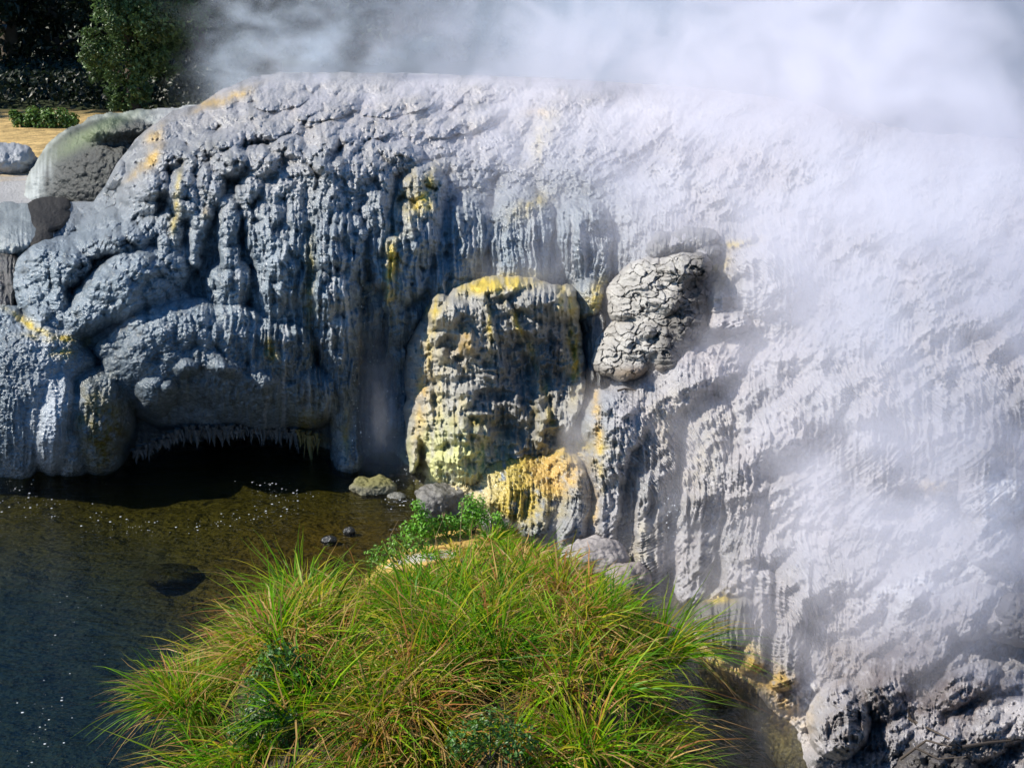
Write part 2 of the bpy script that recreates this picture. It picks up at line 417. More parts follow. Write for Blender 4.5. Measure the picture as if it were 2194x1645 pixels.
YEL = np.array([.56, .42, .07]); ORA = np.array([.55, .37, .12]); OLI = np.array([.17, .14, .03]); CRE = np.array([.52, .44, .24]); LEM = np.array([.55, .55, .25])
STAINS = [ # centre, radii, rotation, colour, strength
 (905,420,16,55,25,YEL,.9),(900,440,30,22,0,YEL,.6),(840,560,15,55,0,YEL,1.0),(836,620,12,40,0,YEL,.7),(870,400,12,40,20,YEL,.5),
 (1070,605,75,16,-6,YEL,1.2),(1280,640,20,40,30,YEL,.9),(1120,965,120,30,0,YEL*.7,2.6),(1100,1030,70,70,-40,YEL*.8,2.2),(1185,1010,48,44,0,ORA*.95,2.2),(1150,1090,60,40,0,YEL*.8,.5),(2150,1080,50,70,0,np.array([.66,.67,.70]),1.4),(1725,1500,16,80,12,np.array([.62,.63,.66]),1.4),(1990,1250,120,40,-10,np.array([.6,.6,.63]),1.2),(1900,1330,30,60,30,np.array([.6,.6,.63]),1.0),(2080,1390,100,30,20,np.array([.58,.57,.6]),1.0),(2090,1440,90,60,0,np.array([.5,.48,.5]),.8),(1940,1390,110,50,-35,np.array([.17,.15,.155]),1.2),(1850,1560,60,90,10,np.array([.13,.11,.105]),1.3),(2080,1500,70,40,-30,np.array([.15,.125,.125]),1.6),(1980,1480,70,50,-30,np.array([.13,.11,.11]),1.6),(1890,1420,40,50,20,np.array([.13,.11,.11]),1.3),(2090,1620,100,50,0,np.array([.15,.13,.125]),1.4),(1560,1200,60,70,30,np.array([.2,.19,.18]),.7),(1790,1420,60,60,0,np.array([.24,.2,.175]),.7),
 (960,990,80,50,0,LEM,2.0),(985,1055,70,40,-20,CRE,2.0),(1278,900,9,90,-3,ORA,.9),(1272,1090,9,50,0,ORA,.8),(1290,1000,8,50,0,YEL,.7),
 (1580,520,40,9,-8,YEL,.9),(1545,580,18,50,15,YEL*.8,.5),(1530,570,16,12,0,YEL,.8),(1140,440,45,20,-30,YEL*.8,.55),(1160,300,22,60,25,CRE,.5),(1150,240,30,10,0,ORA,.35),
 (500,205,50,10,-22,ORA,.8),(440,225,30,10,-25,ORA,.6),(330,290,14,22,30,ORA,.8),(325,340,12,30,38,ORA,.9),(290,370,30,8,-40,ORA,.5),(380,425,7,50,8,YEL,.8),(372,480,8,30,0,YEL*.7,.6),
 (60,690,50,8,30,YEL,.9),(125,725,60,9,5,YEL*.6,1.1),(135,758,30,10,0,YEL*.5,1.1),(580,750,16,26,-20,YEL*.7,.7),(650,920,30,40,0,OLI,.8),(665,620,12,130,0,OLI*1.3,.6),(690,930,30,60,0,OLI,.5),
 (220,930,60,90,0,OLI*.6,.9),(200,870,40,50,0,OLI*.7,.6),(440,455,10,30,0,ORA*.5,.4),
 (1600,1400,12,50,10,ORA,1.0),(1640,1450,60,22,20,ORA*.9,2.0),(1570,1430,60,34,10,ORA,2.4),(1680,1520,60,40,30,CRE*np.array([1,.8,.6]),.9),(1540,1280,22,8,0,YEL*.8,1.0),(1540,1400,50,26,0,YEL,2.4),
 (2010,1045,36,16,-5,ORA*.7,.8),(1990,1040,16,14,0,ORA,.6),(2150,970,60,10,0,ORA*.8,.4),(1020,590,22,40,0,CRE,.4),(1250,780,14,110,0,OLI*1.6,.7),(1225,720,16,90,0,YEL*.6,.5),
 (1430,900,60,60,-35,CRE,.25),(1500,1000,40,120,30,CRE,.25),(740,930,10,60,0,OLI*1.3,.5),(770,760,8,60,0,ORA*.6,.4),
 (1250,1190,90,16,0,YEL*.8,.6),(1370,1150,40,60,0,CRE,.3),(990,640,60,90,0,CRE,.15)]
def terrace_color(x, y, z, info, d):
    n = fbm(x / 90, y / 90, 61, 4); n2 = fbm(x / 22, y / 30, 63, 3)
    lf = (1 - info['right'])[..., None] * sstep(200, 640, y)[..., None]; grey = np.array([.25, .255, .26]) * (1 - lf) + np.array([.15, .19, .23]) * lf; white = np.array([.385, .365, .385]) * (1 - lf) + np.array([.33, .375, .415]) * lf; dark = np.array([.07, .08, .088])  # left face darker and bluer downwards, blue shade put into the colour
    upc = blob(x, y, 850, 240, 480, 110)
    wgt = np.clip(0.30 + 0.55 * upc + 0.55 * info['slope'] + 0.45 * n - 0.3 * info['low'], 0, 1)[..., None]
    c = grey * (1 - wgt) + white * wgt
    # dark algae and wet crust in patches; lower left darkened further for its shade
    dk = np.clip(sstep(0.1, 0.5, n2) * (1 - 0.75 * info['right']) * .55 + 0.35 * info['low'], 0, .8)[..., None]
    c = c * (1 - dk) + dark * dk
    # pale flow streaks
    st = sstep(0.15, 0.6, perlin(info['wx'] / 14, y / 260, 65)) * info['drip'] * .45
    c = c * (1 - st[..., None]) + np.array([.52, .51, .52]) * st[..., None]
    wr = info['right'][..., None] * 0.35 * sstep(-.2, .5, fbm(x / 140, y / 140, 67, 3))[..., None]
    c = c * (1 - wr) + np.array([.42, .37, .36]) * wr
    wu = (upc * .55 * sstep(-.3, .4, fbm(x / 70, y / 40, 68, 3)))[..., None]; c = c * (1 - wu) + np.array([.46, .42, .375]) * wu
    cr = (np.clip(sstep(.55, .25, info['k2']) * .38 + sstep(.5, .2, info['k1']) * .22, 0, .5) * (1 - .5 * info['right']) * (1 - info['cave']))[..., None]   # darker in the crevices between knobs
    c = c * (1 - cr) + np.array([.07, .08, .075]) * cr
    # water sheets: bluish white tongue on the lower left apron, white runs low right
    wt = np.clip(blob(x, y, 118, 880, 46, 110, 4) + .8 * blob(x, y, 90, 720, 50, 40, 30), 0, 1) * .8
    c = c * (1 - wt[..., None]) + np.array([.42, .46, .52]) * wt[..., None]
    mot = np.clip(0.55 + 0.9 * fbm(x / 26, y / 26, 71, 3) + 0.3 * fbm(x / 7, y / 9, 72, 2), 0, 1)
    for (cx, cy, rx, ry, rot, cc, k) in STAINS:
        R = 2.2 * max(rx, ry)
        m = (np.abs(x - cx) < R) & (np.abs(y - cy) < R)
        if not m.any(): continue
        w = np.clip(blob(info['wx'][m], info['wy'][m], cx, cy, rx, ry, rot) * k * 1.5 * mot[m], 0, 1)[..., None]
        c[m] = c[m] * (1 - w) + cc * w
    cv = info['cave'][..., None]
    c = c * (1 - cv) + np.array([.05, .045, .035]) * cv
    wet = np.clip(0.9 - 0.2 * info['right'] + 0.3 * n2, 0, 1)
    return np.concatenate([c, wet[..., None]], -1)

def grid_faces(nr, nc):
    i = np.arange(nr * nc).reshape(nr, nc)
    return np.stack([i[:-1, :-1], i[1:, :-1], i[1:, 1:], i[:-1, 1:]], -1).reshape(-1, 4)

us = np.concatenate([np.arange(-900, -60, 9), np.arange(-60, 2254, 1.75), np.arange(2254, 2900, 9)])
NV = 800
vs = np.linspace(0, 1, NV)
crest = interp(us, CREST) + (5 + 9 * sstep(1500, 1900, us)) * fbm(us / 40, 0 * us, 81, 3) + 16 * sstep(1600, 1900, us) * fbm(us / 160, 0 * us, 83, 2); base = interp(us, BASE)
U = np.broadcast_to(us, (NV, len(us))).copy()
Vp = crest[None] + vs[:, None] * (base - crest)[None]
Yb = base_Y(U, Vp)
D, info = terrace_disp(U, Vp)
fade = sstep(0, 0.03, vs)[:, None]
def box_blur(a, k):
    for ax in (0, 1):
        for _ in range(2):
            p = np.pad(a, [(k, k) if i == ax else (0, 0) for i in (0, 1)], mode='edge').cumsum(ax)
            p = np.concatenate([np.zeros_like(p.take([0], ax)), p], ax); n_ = a.shape[ax]
            a = (p.take(range(2 * k + 1, 2 * k + 1 + n_), ax) - p.take(range(n_), ax)) / (2 * k + 1)
    return a
Dm = box_blur(D, 32)
foot_fade = sstep(.90, .995, vs)[:, None] * sstep(1150, 1350, us)[None]      # the foot runs out into the water
Yt = Yb - ((D - Dm) * slant(U, Vp) + Dm) * (0.25 + 0.75 * fade) * (1 - foot_fade) + .12 * foot_fade
TER_U, TER_V, TER_Y = U, Vp, Yt
P = at_depth(U, Vp, Yt)
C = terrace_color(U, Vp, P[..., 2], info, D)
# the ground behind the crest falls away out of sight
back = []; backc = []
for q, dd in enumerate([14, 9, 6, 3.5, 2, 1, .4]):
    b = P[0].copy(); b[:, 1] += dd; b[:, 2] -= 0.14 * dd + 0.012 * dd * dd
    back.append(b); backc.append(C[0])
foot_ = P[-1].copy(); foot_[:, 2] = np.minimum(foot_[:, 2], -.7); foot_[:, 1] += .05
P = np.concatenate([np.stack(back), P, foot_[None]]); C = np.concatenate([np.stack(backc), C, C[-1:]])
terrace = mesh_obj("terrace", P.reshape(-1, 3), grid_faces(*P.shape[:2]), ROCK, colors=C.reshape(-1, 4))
tag(terrace, "pale grey sinter terrace of knobs and dripping curtains above the stream", kind="structure")

def terrace_Y(px, py):
    """actual depth of the built terrace at a point, for standing things on it"""
    j = int(np.clip(np.searchsorted(us, px), 0, len(us) - 1))
    i = int(np.clip(round((py - crest[j]) / (base[j] - crest[j]) * (NV - 1)), 0, NV - 1))
    return float(TER_Y[i, j])

#PART2
# ================================================================== GROUND, HILL, WATER
def height_sheet(xs, ys, f):
    X, Y = np.meshgrid(xs, ys)
    return np.stack([X, Y, f(X, Y)], -1)
def ground_z(X, Y):
    z = -0.55 + 2.75 * sstep(18.6, 21.0, Y) + 0.25 * sstep(26, 34, Y) * sstep(-2, -9, X) * fbm(X / 3, Y / 3, 101, 3)
    z = z + 4.0 * sstep(6.5, 1.0, Y)
    shore = np.clip(blob(X, Y, -1.6, 13.4, 1.6, 1.6) + blob(X, Y, 1.5, 12.5, 1.3, 2.0) + blob(X, Y, -2.2, 15.0, 1.5, .6) * .5 + blob(X, Y, 0.6, 8.5, 3, 2.0) * .7, 0, 1)
    z = z + 0.30 * sstep(12.0, 14.2, Y) * sstep(18.6, 17.5, Y)
    z = z + 0.42 * shore * sstep(18.6, 17.5, Y)
    z = z + 0.09 * fbm(X / 0.9, Y / 0.6, 103, 4) * sstep(21, 18, Y) + 0.10 * fbm(X / 2.5, Y / 2.5, 105, 3)
    z = np.where((Y > 7.5) & (Y < 18.6), np.minimum(z, -.05 + .02 * np.tanh(z + .05)), z)
    return z + 0.02 * np.maximum(0, Y - 40)
gxs = np.concatenate([np.linspace(-300, -14, 30), np.linspace(-13.5, 9.5, 330), np.linspace(10, 300, 30)])
gys = np.concatenate([np.linspace(-120, 0, 14), np.linspace(.5, 7, 20), np.linspace(7.1, 40, 420), np.linspace(41, 120, 40), np.linspace(125, 600, 20)])
G = height_sheet(gxs, gys, ground_z)
X, Y, Z = G[..., 0], G[..., 1], G[..., 2]
n = fbm(X / 1.1, Y / .7, 107, 4); nf = fbm(X / .25, Y / .2, 109, 3)
gc = np.empty(X.shape + (4,)); gc[..., 3] = .3
bed = np.array([.075, .062, .025]); deep = np.array([.035, .05, .026]); tan = np.array([.42, .29, .12]); pale = np.array([.30, .295, .30]); green = np.array([.10, .17, .02])
k = sstep(-.5, -.15, Z + .12 * n)[..., None]
c = deep * (1 - k) + np.array([.13, .125, .035]) * k
k = np.clip(sstep(.1, .5, n) * .7, 0, 1)[..., None]; c = c * (1 - k) + np.array([.03, .038, .01]) * k
k = np.clip(blob(X, Y, -1.7, 13.9, 1.0, .9) + blob(X, Y, -2.6, 12.6, .6, 1.0), 0, 1)[..., None] * .8; c = c * (1 - k) + np.array([.24, .17, .045]) * k
k = sstep(19.5, 20.6, Y)[..., None]; top = pale * (1 - sstep(24, 27, Y + 2 * n)[..., None]) + tan * sstep(24, 27, Y + 2 * n)[..., None] * (1 + .9 * nf[..., None] + .5 * n[..., None])
c = c * (1 - k) + top * k
k = sstep(34, 37, Y + 2 * n)[..., None]; c = c * (1 - k) + np.array([.03, .04, .015]) * k
k = sstep(6, 4.5, Y)[..., None]; c = c * (1 - k) + np.array([.08, .1, .03]) * k
k = sstep(-1.8, -4, X + .35 * (Y - 11) + .6 * n)[..., None] * sstep(15.5, 12, Y)[..., None]; c = c * (1 - k) + np.array([.022, .062, .13]) * k  # blue painted on the bed to stand for reflected sky
gc[..., :3] = c
ground = mesh_obj("ground", G.reshape(-1, 3), grid_faces(*X.shape)[:, ::-1], ROCKDRY, colors=gc.reshape(-1, 4))
tag(ground, "stream bed and pale tan flats behind the terrace", kind="structure")

hx = np.linspace(-260, 260, 90); hy = np.linspace(58, 200, 40)
Hh = height_sheet(hx, hy, lambda X, Y: 1.5 + 34 * sstep(58, 120, Y) + 3 * fbm(X / 15, Y / 15, 111, 4))
hc = np.tile(np.array([.010, .016, .008, .1]), (Hh.shape[0] * Hh.shape[1], 1))
hill = mesh_obj("hill", Hh.reshape(-1, 3), grid_faces(*Hh.shape[:2])[:, ::-1], ROCKDRY, colors=hc)
tag(hill, "dark wooded hillside behind the steam", kind="structure")

mw, N, Pn = new_mat("stream_water")
out = N.n["Material Output"]; N.n.remove(Pn)
tc = N.new("ShaderNodeTexCoord")
mp = N.new("ShaderNodeMapping"); mp.inputs["Scale"].default_value = (1.0, 2.6, 1.0); mp.inputs["Rotation"].default_value = (0, 0, rad(8)); N.link(tc.outputs["Object"], mp.inputs[0])
w1 = N.noise(mp.outputs[0], 2.2, 4, .55, .6); w2 = N.noise(mp.outputs[0], 11.0, 3, .6, .3)
bm = N.new("ShaderNodeBump"); bm.inputs["Strength"].default_value = .5; bm.inputs["Distance"].default_value = .05
N.link(N.math('ADD', w1, N.math('MULTIPLY', w2, .35)), bm.inputs["Height"])
gl = N.new("ShaderNodeBsdfGlossy"); gl.inputs["Roughness"].default_value = .06; N.link(bm.outputs[0], gl.inputs["Normal"])
gl.inputs["Color"].default_value = (1, 1, 1, 1)
tr = N.new("ShaderNodeBsdfTransparent"); tr.inputs["Color"].default_value = (.52, .50, .33, 1)
fr = N.new("ShaderNodeFresnel"); fr.inputs["IOR"].default_value = 1.33; N.link(bm.outputs[0], fr.inputs["Normal"])
mx = N.new("ShaderNodeMixShader"); N.link(fr.outputs[0], mx.inputs[0]); N.link(tr.outputs[0], mx.inputs[1]); N.link(gl.outputs[0], mx.inputs[2])
N.link(mx.outputs[0], out.inputs["Surface"])
wx_, wy_ = np.linspace(-60, 30, 60), np.linspace(3, 19.5, 40)
Wt = height_sheet(wx_, wy_, lambda X, Y: 0 * X)
water = mesh_obj("water", Wt.reshape(-1, 3), grid_faces(*Wt.shape[:2])[:, ::-1], mw)
tag(water, "dark olive stream below the terrace", kind="structure")

# ================================================================== ROCKS cut from the formation's own relief
def relief_patch(name, box, hfun, cfun, step=1.7, Y0=None, detail=(1, 1, 0), mat=None, thick=0.7, parent=None, edge=.02):
    x0, x1, y0, y1 = box
    x, y = np.meshgrid(np.arange(x0, x1, step), np.arange(y0, y1, step))
    wx = x + 6 * fbm(x / 40, y / 40, 131, 3); wy = y + 6 * fbm(x / 40 + 9, y / 40, 132, 3)
    p = hfun(wx, wy)
    kA, kB, fl = detail
    d = p + sstep(0, .15, p) * (kA * (.06 * knobs(wx, wy, 30, 34, 133) + .05 * knobs(wx, wy, 15, 17, 134)) + kB * (.028 * knobs(x, y, 8, 9, 135) + .05 * fbm(x / 25, y / 25, 136, 4)) + fl * (.07 * (1 - np.abs(perlin(wx / 12, y / 110, 137))) ** 2 + .03 * (1 - np.abs(perlin(wx / 6, y / 60, 138)))))
    Yd = (base_Y(x, y) if Y0 is None else Y0) - d + .06
    V = at_depth(x, y, Yd); keep = p > edge
    c = cfun(x, y, d, wx, wy)
    F = grid_faces(*x.shape); F = F[keep.ravel()[F].all(1)]
    e = np.sort(np.concatenate([F[:, [0, 1]], F[:, [1, 2]], F[:, [2, 3]], F[:, [3, 0]]]), 1)
    ed = np.concatenate([F[:, [0, 1]], F[:, [1, 2]], F[:, [2, 3]], F[:, [3, 0]]])
    key = e[:, 0].astype(np.int64) * x.size + e[:, 1]
    _, inv, cnt = np.unique(key, return_inverse=True, return_counts=True)
    bnd = ed[cnt[inv] == 1]
    Vf = V.reshape(-1, 3); Vb = at_depth(x, y, Yd + thick).reshape(-1, 3)
    n = x.size
    S = np.stack([bnd[:, 1], bnd[:, 0], bnd[:, 0] + n, bnd[:, 1] + n], 1)
    Vall = np.concatenate([Vf, Vb]); Call = np.concatenate([c.reshape(-1, 4)] * 2); Fall = np.concatenate([F, S])
    used, inv = np.unique(Fall, return_inverse=True)
    o = mesh_obj(name, Vall[used], inv.reshape(-1, 4), mat or ROCK, colors=Call[used], parent=parent)
    return o

def mixc(c, col_, w):
    w = np.clip(w, 0, 1)[..., None]
    return c * (1 - w) + np.array(col_) * w

def base_col(x, y, a, b, seed, wet):
    w = np.clip(.5 + .9 * fbm(x / 30, y / 30, seed, 4), 0, 1)[..., None]
    c = np.array(a) * (1 - w) + np.array(b) * w
    return c, np.full(x.shape, wet)

# the face-like outcrop above the yellow ledge
def face_h(x, y):
    p = bulge(x, y, 1060, 805, 196, 214, 0, 1.50, .40)
    p = smax(p, bulge(x, y, 975, 880, 110, 140, 8, 1.30, .4), .15)
    for b in [(966, 676, 66, 44, -35, 1.40), (1150, 655, 96, 56, 6, 1.36), (1080, 628, 100, 36, -6, 1.20), (1008, 738, 48, 66, 10, 1.62), (1003, 842, 50, 60, 5, 1.66), (1050, 806, 74, 18, 2, 1.60),
              (985, 915, 50, 66, 10, 1.54), (1025, 886, 70, 16, 0, 1.56), (1190, 750, 46, 70, 0, 1.20), (950, 765, 26, 46, 10, 1.42), (1030, 925, 76, 30, 0, 1.42), (980, 990, 80, 60, 0, 1.34), (915, 880, 40, 100, 6, 1.30), (1090, 960, 70, 40, 0, 1.25), (1110, 860, 40, 50, 0, 1.46)]:
        p = smax(p, bulge(x, y, *b), .10)
    for r in [[(945, 650, 26, .95), (922, 740, 34, 1.0), (905, 840, 36, 1.02), (892, 940, 26, 1.0), (884, 1005, 9, .95)], [(1035, 640, 18, 1.36), (1062, 720, 20, 1.5), (1066, 775, 10, 1.45)],
              [(1085, 650, 14, 1.36), (1120, 730, 14, 1.46), (1142, 800, 18, 1.46), (1162, 875, 34, 1.50), (1152, 955, 12, 1.40)], [(1215, 630, 22, .7), (1226, 740, 24, .72), (1230, 880, 14, .7)], [(925, 800, 18, 1.15), (935, 950, 14, 1.2)]]:
        p = smax(p, ridge(x, y, r), .08)
    hol = .22 * bulge(x, y, 964, 738, 24, 26, 30, 1, .8) + .22 * bulge(x, y, 1118, 770, 40, 70, -8, 1, .8) + .20 * bulge(x, y, 1058, 846, 46, 18, 0, 1, .8) + .2 * bulge(x, y, 1085, 905, 46, 40, 0, 1, .8)
    m = p > .02
    tp = sstep(980, 1080, x); p = p * (1 - .72 * (tp * sstep(870, 1000, y) + (1 - tp) * sstep(930, 1060, y)) * sstep(860, 960, x))
    p = p - hol + m * (.20 * fbm(x / 42, y / 36, 145, 4) + .09 * (1 - np.abs(perlin(x / 46, y / 22, 148))) + .05 * knobs(x, y, 24, 26, 146) + .06 * fbm(x / 9, y / 24, 147, 3))
    return np.maximum(p, .03) * m
def face_c(x, y, d, wx, wy):
    c, wet = base_col(x, y, (.24, .235, .22), (.38, .375, .36), 141, .6)
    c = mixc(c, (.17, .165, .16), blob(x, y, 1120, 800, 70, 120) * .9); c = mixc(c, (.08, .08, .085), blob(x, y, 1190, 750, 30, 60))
    c = mixc(c, (.33, .32, .30), blob(x, y, 966, 680, 40, 30, -35) * 1.3)
    m = .45 + 1.1 * fbm(x / 18, y / 40, 143, 3)
    for (cx, cy, rx, ry, rot, cc, k) in [(1065, 608, 80, 18, -6, YEL, 2.2), (930, 660, 22, 16, 0, YEL, 2), (922, 730, 10, 80, 8, YEL, 1.3), (935, 860, 16, 110, 4, CRE, 1.4), (905, 850, 14, 90, 4, ORA, 1.3), (895, 960, 12, 46, 0, ORA, 1.4),
              (995, 740, 22, 46, 10, ORA * .7, 1.5), (1048, 690, 9, 60, 0, YEL * .7, 1.2), (1230, 740, 16, 110, 0, YEL * .6, 1.6), (1212, 640, 16, 30, 0, YEL, 1.4), (1110, 700, 8, 70, -25, YEL * .8, 1.2), (1175, 870, 10, 70, -15, YEL * .8, 1.2), (1150, 900, 14, 50, 0, CRE * .6, 1.2),
              (975, 1000, 90, 60, 0, LEM, 2.8), (985, 1050, 60, 24, 0, CRE, 1.5), (960, 930, 60, 50, 0, LEM * .8, .9), (1000, 790, 30, 10, 0, CRE * .6, .8), (985, 880, 20, 40, 0, CRE, .8), (1020, 905, 50, 10, 0, OLI * 1.6, 1.0), (1050, 590, 40, 12, 0, YEL, 1.5)]:
        c = mixc(c, cc, blob(wx, wy, cx, cy, rx, ry, rot) * k * np.clip(m, .15, 1.2))
    return np.concatenate([c, wet[..., None]], -1)
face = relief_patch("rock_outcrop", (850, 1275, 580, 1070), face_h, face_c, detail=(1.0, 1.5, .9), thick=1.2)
tag(face, "face-like grey rock outcrop crusted yellow, above the yellow ledge", "rock outcrop")

# the dark rounded mound at the upper left
def hump_h(x, y):
    p = bulge(x, y, 255, 440, 208, 196, -6, 2.0, .45)
    p = smax(p, ridge(x, y, [(210, 290, 46, 1.6), (330, 272, 40, 1.7), (460, 262, 40, 1.6)]), .2)
    return p * sstep(446, 442, y)
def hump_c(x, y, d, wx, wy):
    c, wet = base_col(x, y, (.008, .010, .009), (.022, .025, .022), 151, .2)  # near-black so the colour carries the shade of trees at left
    rim = sstep(.86, .98, ((x - 255) / 208) ** 2 + ((y - 440) / 196) ** 2)
    c = mixc(c, (.36, .38, .33), rim * (.55 + .7 * fbm(x / 20, y / 14, 153, 3)))
    c = mixc(c, (.13, .17, .07), blob(wx, wy, 190, 290, 90, 18, -28) * .8)
    c = mixc(c, (.42, .45, .45), (blob(wx, wy, 78, 380, 26, 60, 20) + blob(wx, wy, 60, 430, 30, 20)) * (.6 + .6 * perlin(x / 7, y / 60, 155)))
    c = mixc(c, (.36, .36, .36), sstep(300, 360, x) * sstep(300, 260, y) * .8)
    return np.concatenate([c, wet[..., None]], -1)
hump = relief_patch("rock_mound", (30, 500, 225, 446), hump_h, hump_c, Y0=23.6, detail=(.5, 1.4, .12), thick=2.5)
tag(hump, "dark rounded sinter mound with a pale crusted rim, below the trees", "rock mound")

def lump(name, label, cat, box, parts, a, b, wet=.3, Y0=None, detail=(1, 1, 0), group=None, extra=None, mat=None):
    def h(x, y):
        p = np.zeros_like(x)
        for q in parts: p = smax(p, bulge(x, y, *q), .03) if p.any() else bulge(x, y, *q)
        return p
    def c(x, y, d, wx, wy):
        cc, w = base_col(x, y, a, b, 160 + len(name), wet)
        if extra: cc = extra(cc, x, y, wx, wy)
        return np.concatenate([cc, w[..., None]], -1)
    return tag(relief_patch(name, box, h, c, Y0=Y0, detail=detail, mat=mat), label, cat, group)

lump("boulder", "dark brown wedge-shaped rock on the edge of the upper pool", "boulder", (45, 165, 415, 540), [(95, 462, 58, 40, -14, .6, .4), (132, 440, 22, 18, 0, .62), (70, 500, 46, 44, -30, .45), (112, 452, 40, 22, -10, .6)], (.010, .009, .009), (.028, .025, .023), wet=.1, detail=(.6, 1.6, 0), mat=ROCKDRY)  # wedge rock's colour darkened to stand for tree shade
lump("boulder", "near-black wet rock at the left edge of the terrace", "boulder", (-90, 75, 520, 690), [(0, 600, 52, 74, 8, .5, .4), (-40, 640, 50, 40, 0, .5)], (.02, .02, .02), (.05, .046, .045), wet=.7, detail=(.5, 1, .5))
lump("rock_dome", "pale wet rounded dome beside the dark wedge-shaped rock", "rock dome", (-90, 100, 425, 545), [(15, 490, 78, 58, 0, .65), (50, 470, 40, 36, 0, .55)], (.16, .18, .19), (.3, .33, .34), wet=.8, detail=(.8, 1.2, .5))
lump("rock_mound", "low bluish white mound in front of the tan bank", "rock mound", (-120, 100, 285, 405), [(0, 350, 92, 48, 8, 1.2), (40, 345, 40, 36, 0, 1.1)], (.24, .255, .28), (.36, .37, .39), Y0=26.5, detail=(1.6, 1.6, 0))
lump("boulder", "knobbly dark grey boulder standing out of the white flow", "boulder", (2100, 2290, 1255, 1400), [(2185, 1330, 72, 58, 20, .5), (2140, 1345, 34, 26, 0, .42), (2240, 1350, 40, 40, 0, .5)], (.08, .075, .08), (.17, .16, .165), detail=(1.6, 1.4, 0))
lump("boulder", "blocky dark wet rock between the grass and the yellow ledge", "boulder", (1485, 1640, 1265, 1415), [(1552, 1338, 62, 60, 4, .5, .28), (1585, 1300, 34, 26, 0, .5), (1520, 1310, 34, 26, 0, .45)], (.09, .085, .07), (.2, .19, .17), wet=.8, detail=(.8, 1, 1.2),
     extra=lambda c, x, y, wx, wy: mixc(c, YEL * .8, blob(wx, wy, 1540, 1283, 26, 8) * 1.6))
lump("boulder", "tumbled dark rock under driftwood twigs beside the stream", "boulder", (1905, 2110, 1540, 1690), [(1995, 1622, 78, 58, 10, .45), (2050, 1640, 50, 40, 0, .4), (1950, 1640, 40, 36, 0, .4)], (.04, .035, .035), (.10, .09, .085), detail=(1.8, 1.6, 0))

# ------------------------------------------------------------------ free-standing boulders in the round
def ico(sub):
    import bmesh
    bm_ = bmesh.new(); bmesh.ops.create_icosphere(bm_, subdivisions=sub, radius=1.0)
    v = np.array([q.co[:] for q in bm_.verts]); f = np.array([[q.index for q in p.verts] for p in bm_.faces]); bm_.free()
    return v, f
ICO = {k: ico(k) for k in (2, 4, 6)}
CRACKED = rock_material('cracked_rock', bump=.45, bscale=30, rough=(.4, .85), spec=.25, fine=.35, pop=.25)
def stone(name, label, cat, loc, rad3, seed, a, b, sub=6, rough=.18, crack=0, cell=3.2, rotz=0, tilt=0, wet=.15, group=None, extra=None, square=.0):
    v, f = ICO[sub]
    v = v / (np.abs(v) ** (2 + square * 6)).sum(1, keepdims=True) ** (1 / (2 + square * 6))
    p = v * np.array(rad3); m = float(np.mean(rad3))
    q = p / m
    d = rough * noise3(q * 1.1 + seed * 3.1, seed, 3) + (.02 if crack else .05) * noise3(q * 5 + seed, seed + 3, 3) + (.006 if crack else .02) * noise3(q * 16, seed + 7, 2)
    c = np.array(a) + (np.array(b) - np.array(a)) * np.clip(.5 + .9 * noise3(q * 2.5, seed + 9, 3), 0, 1)[:, None]
    if crack:
        w = q * cell * np.array([1, 1, 1.25]) + .5 * np.stack([noise3(q * 4, 1), noise3(q * 4, 2), noise3(q * 4, 3)], 1)
        f1, f2 = worley3(w, seed); g = f2 - f1
        g1, g2 = worley3(w * 2.3, seed + 1); h = g2 - g1
        d = d + crack * (.8 * sstep(0, .06, g) + .3 * sstep(0, .06, h) - .8) + .004 * np.sqrt(np.maximum(0, 1 - g1 ** 2)) + .07 * noise3(q * 2.2 + 5, 77, 3)
        dk = (1 - sstep(.01, .07, g)) * .95 + (1 - sstep(.01, .05, h)) * .6
        c = c * (1 - np.clip(dk, 0, .85))[:, None] + np.array([.05, .045, .04]) * np.clip(dk, 0, .85)[:, None]
    nrm = v / np.linalg.norm(v, axis=1, keepdims=True)
    p = p + nrm * (d * m)[:, None]
    if extra is not None: c = extra(c, p, nrm)
    o = mesh_obj(name, p, f, CRACKED if crack else (ROCKDRY if wet < .5 else ROCK), colors=np.concatenate([c, np.full((len(c), 1), wet)], 1))
    o.location = loc; o.rotation_euler = (0, rad(tilt), rad(rotz))
    return tag(o, label, cat, group)

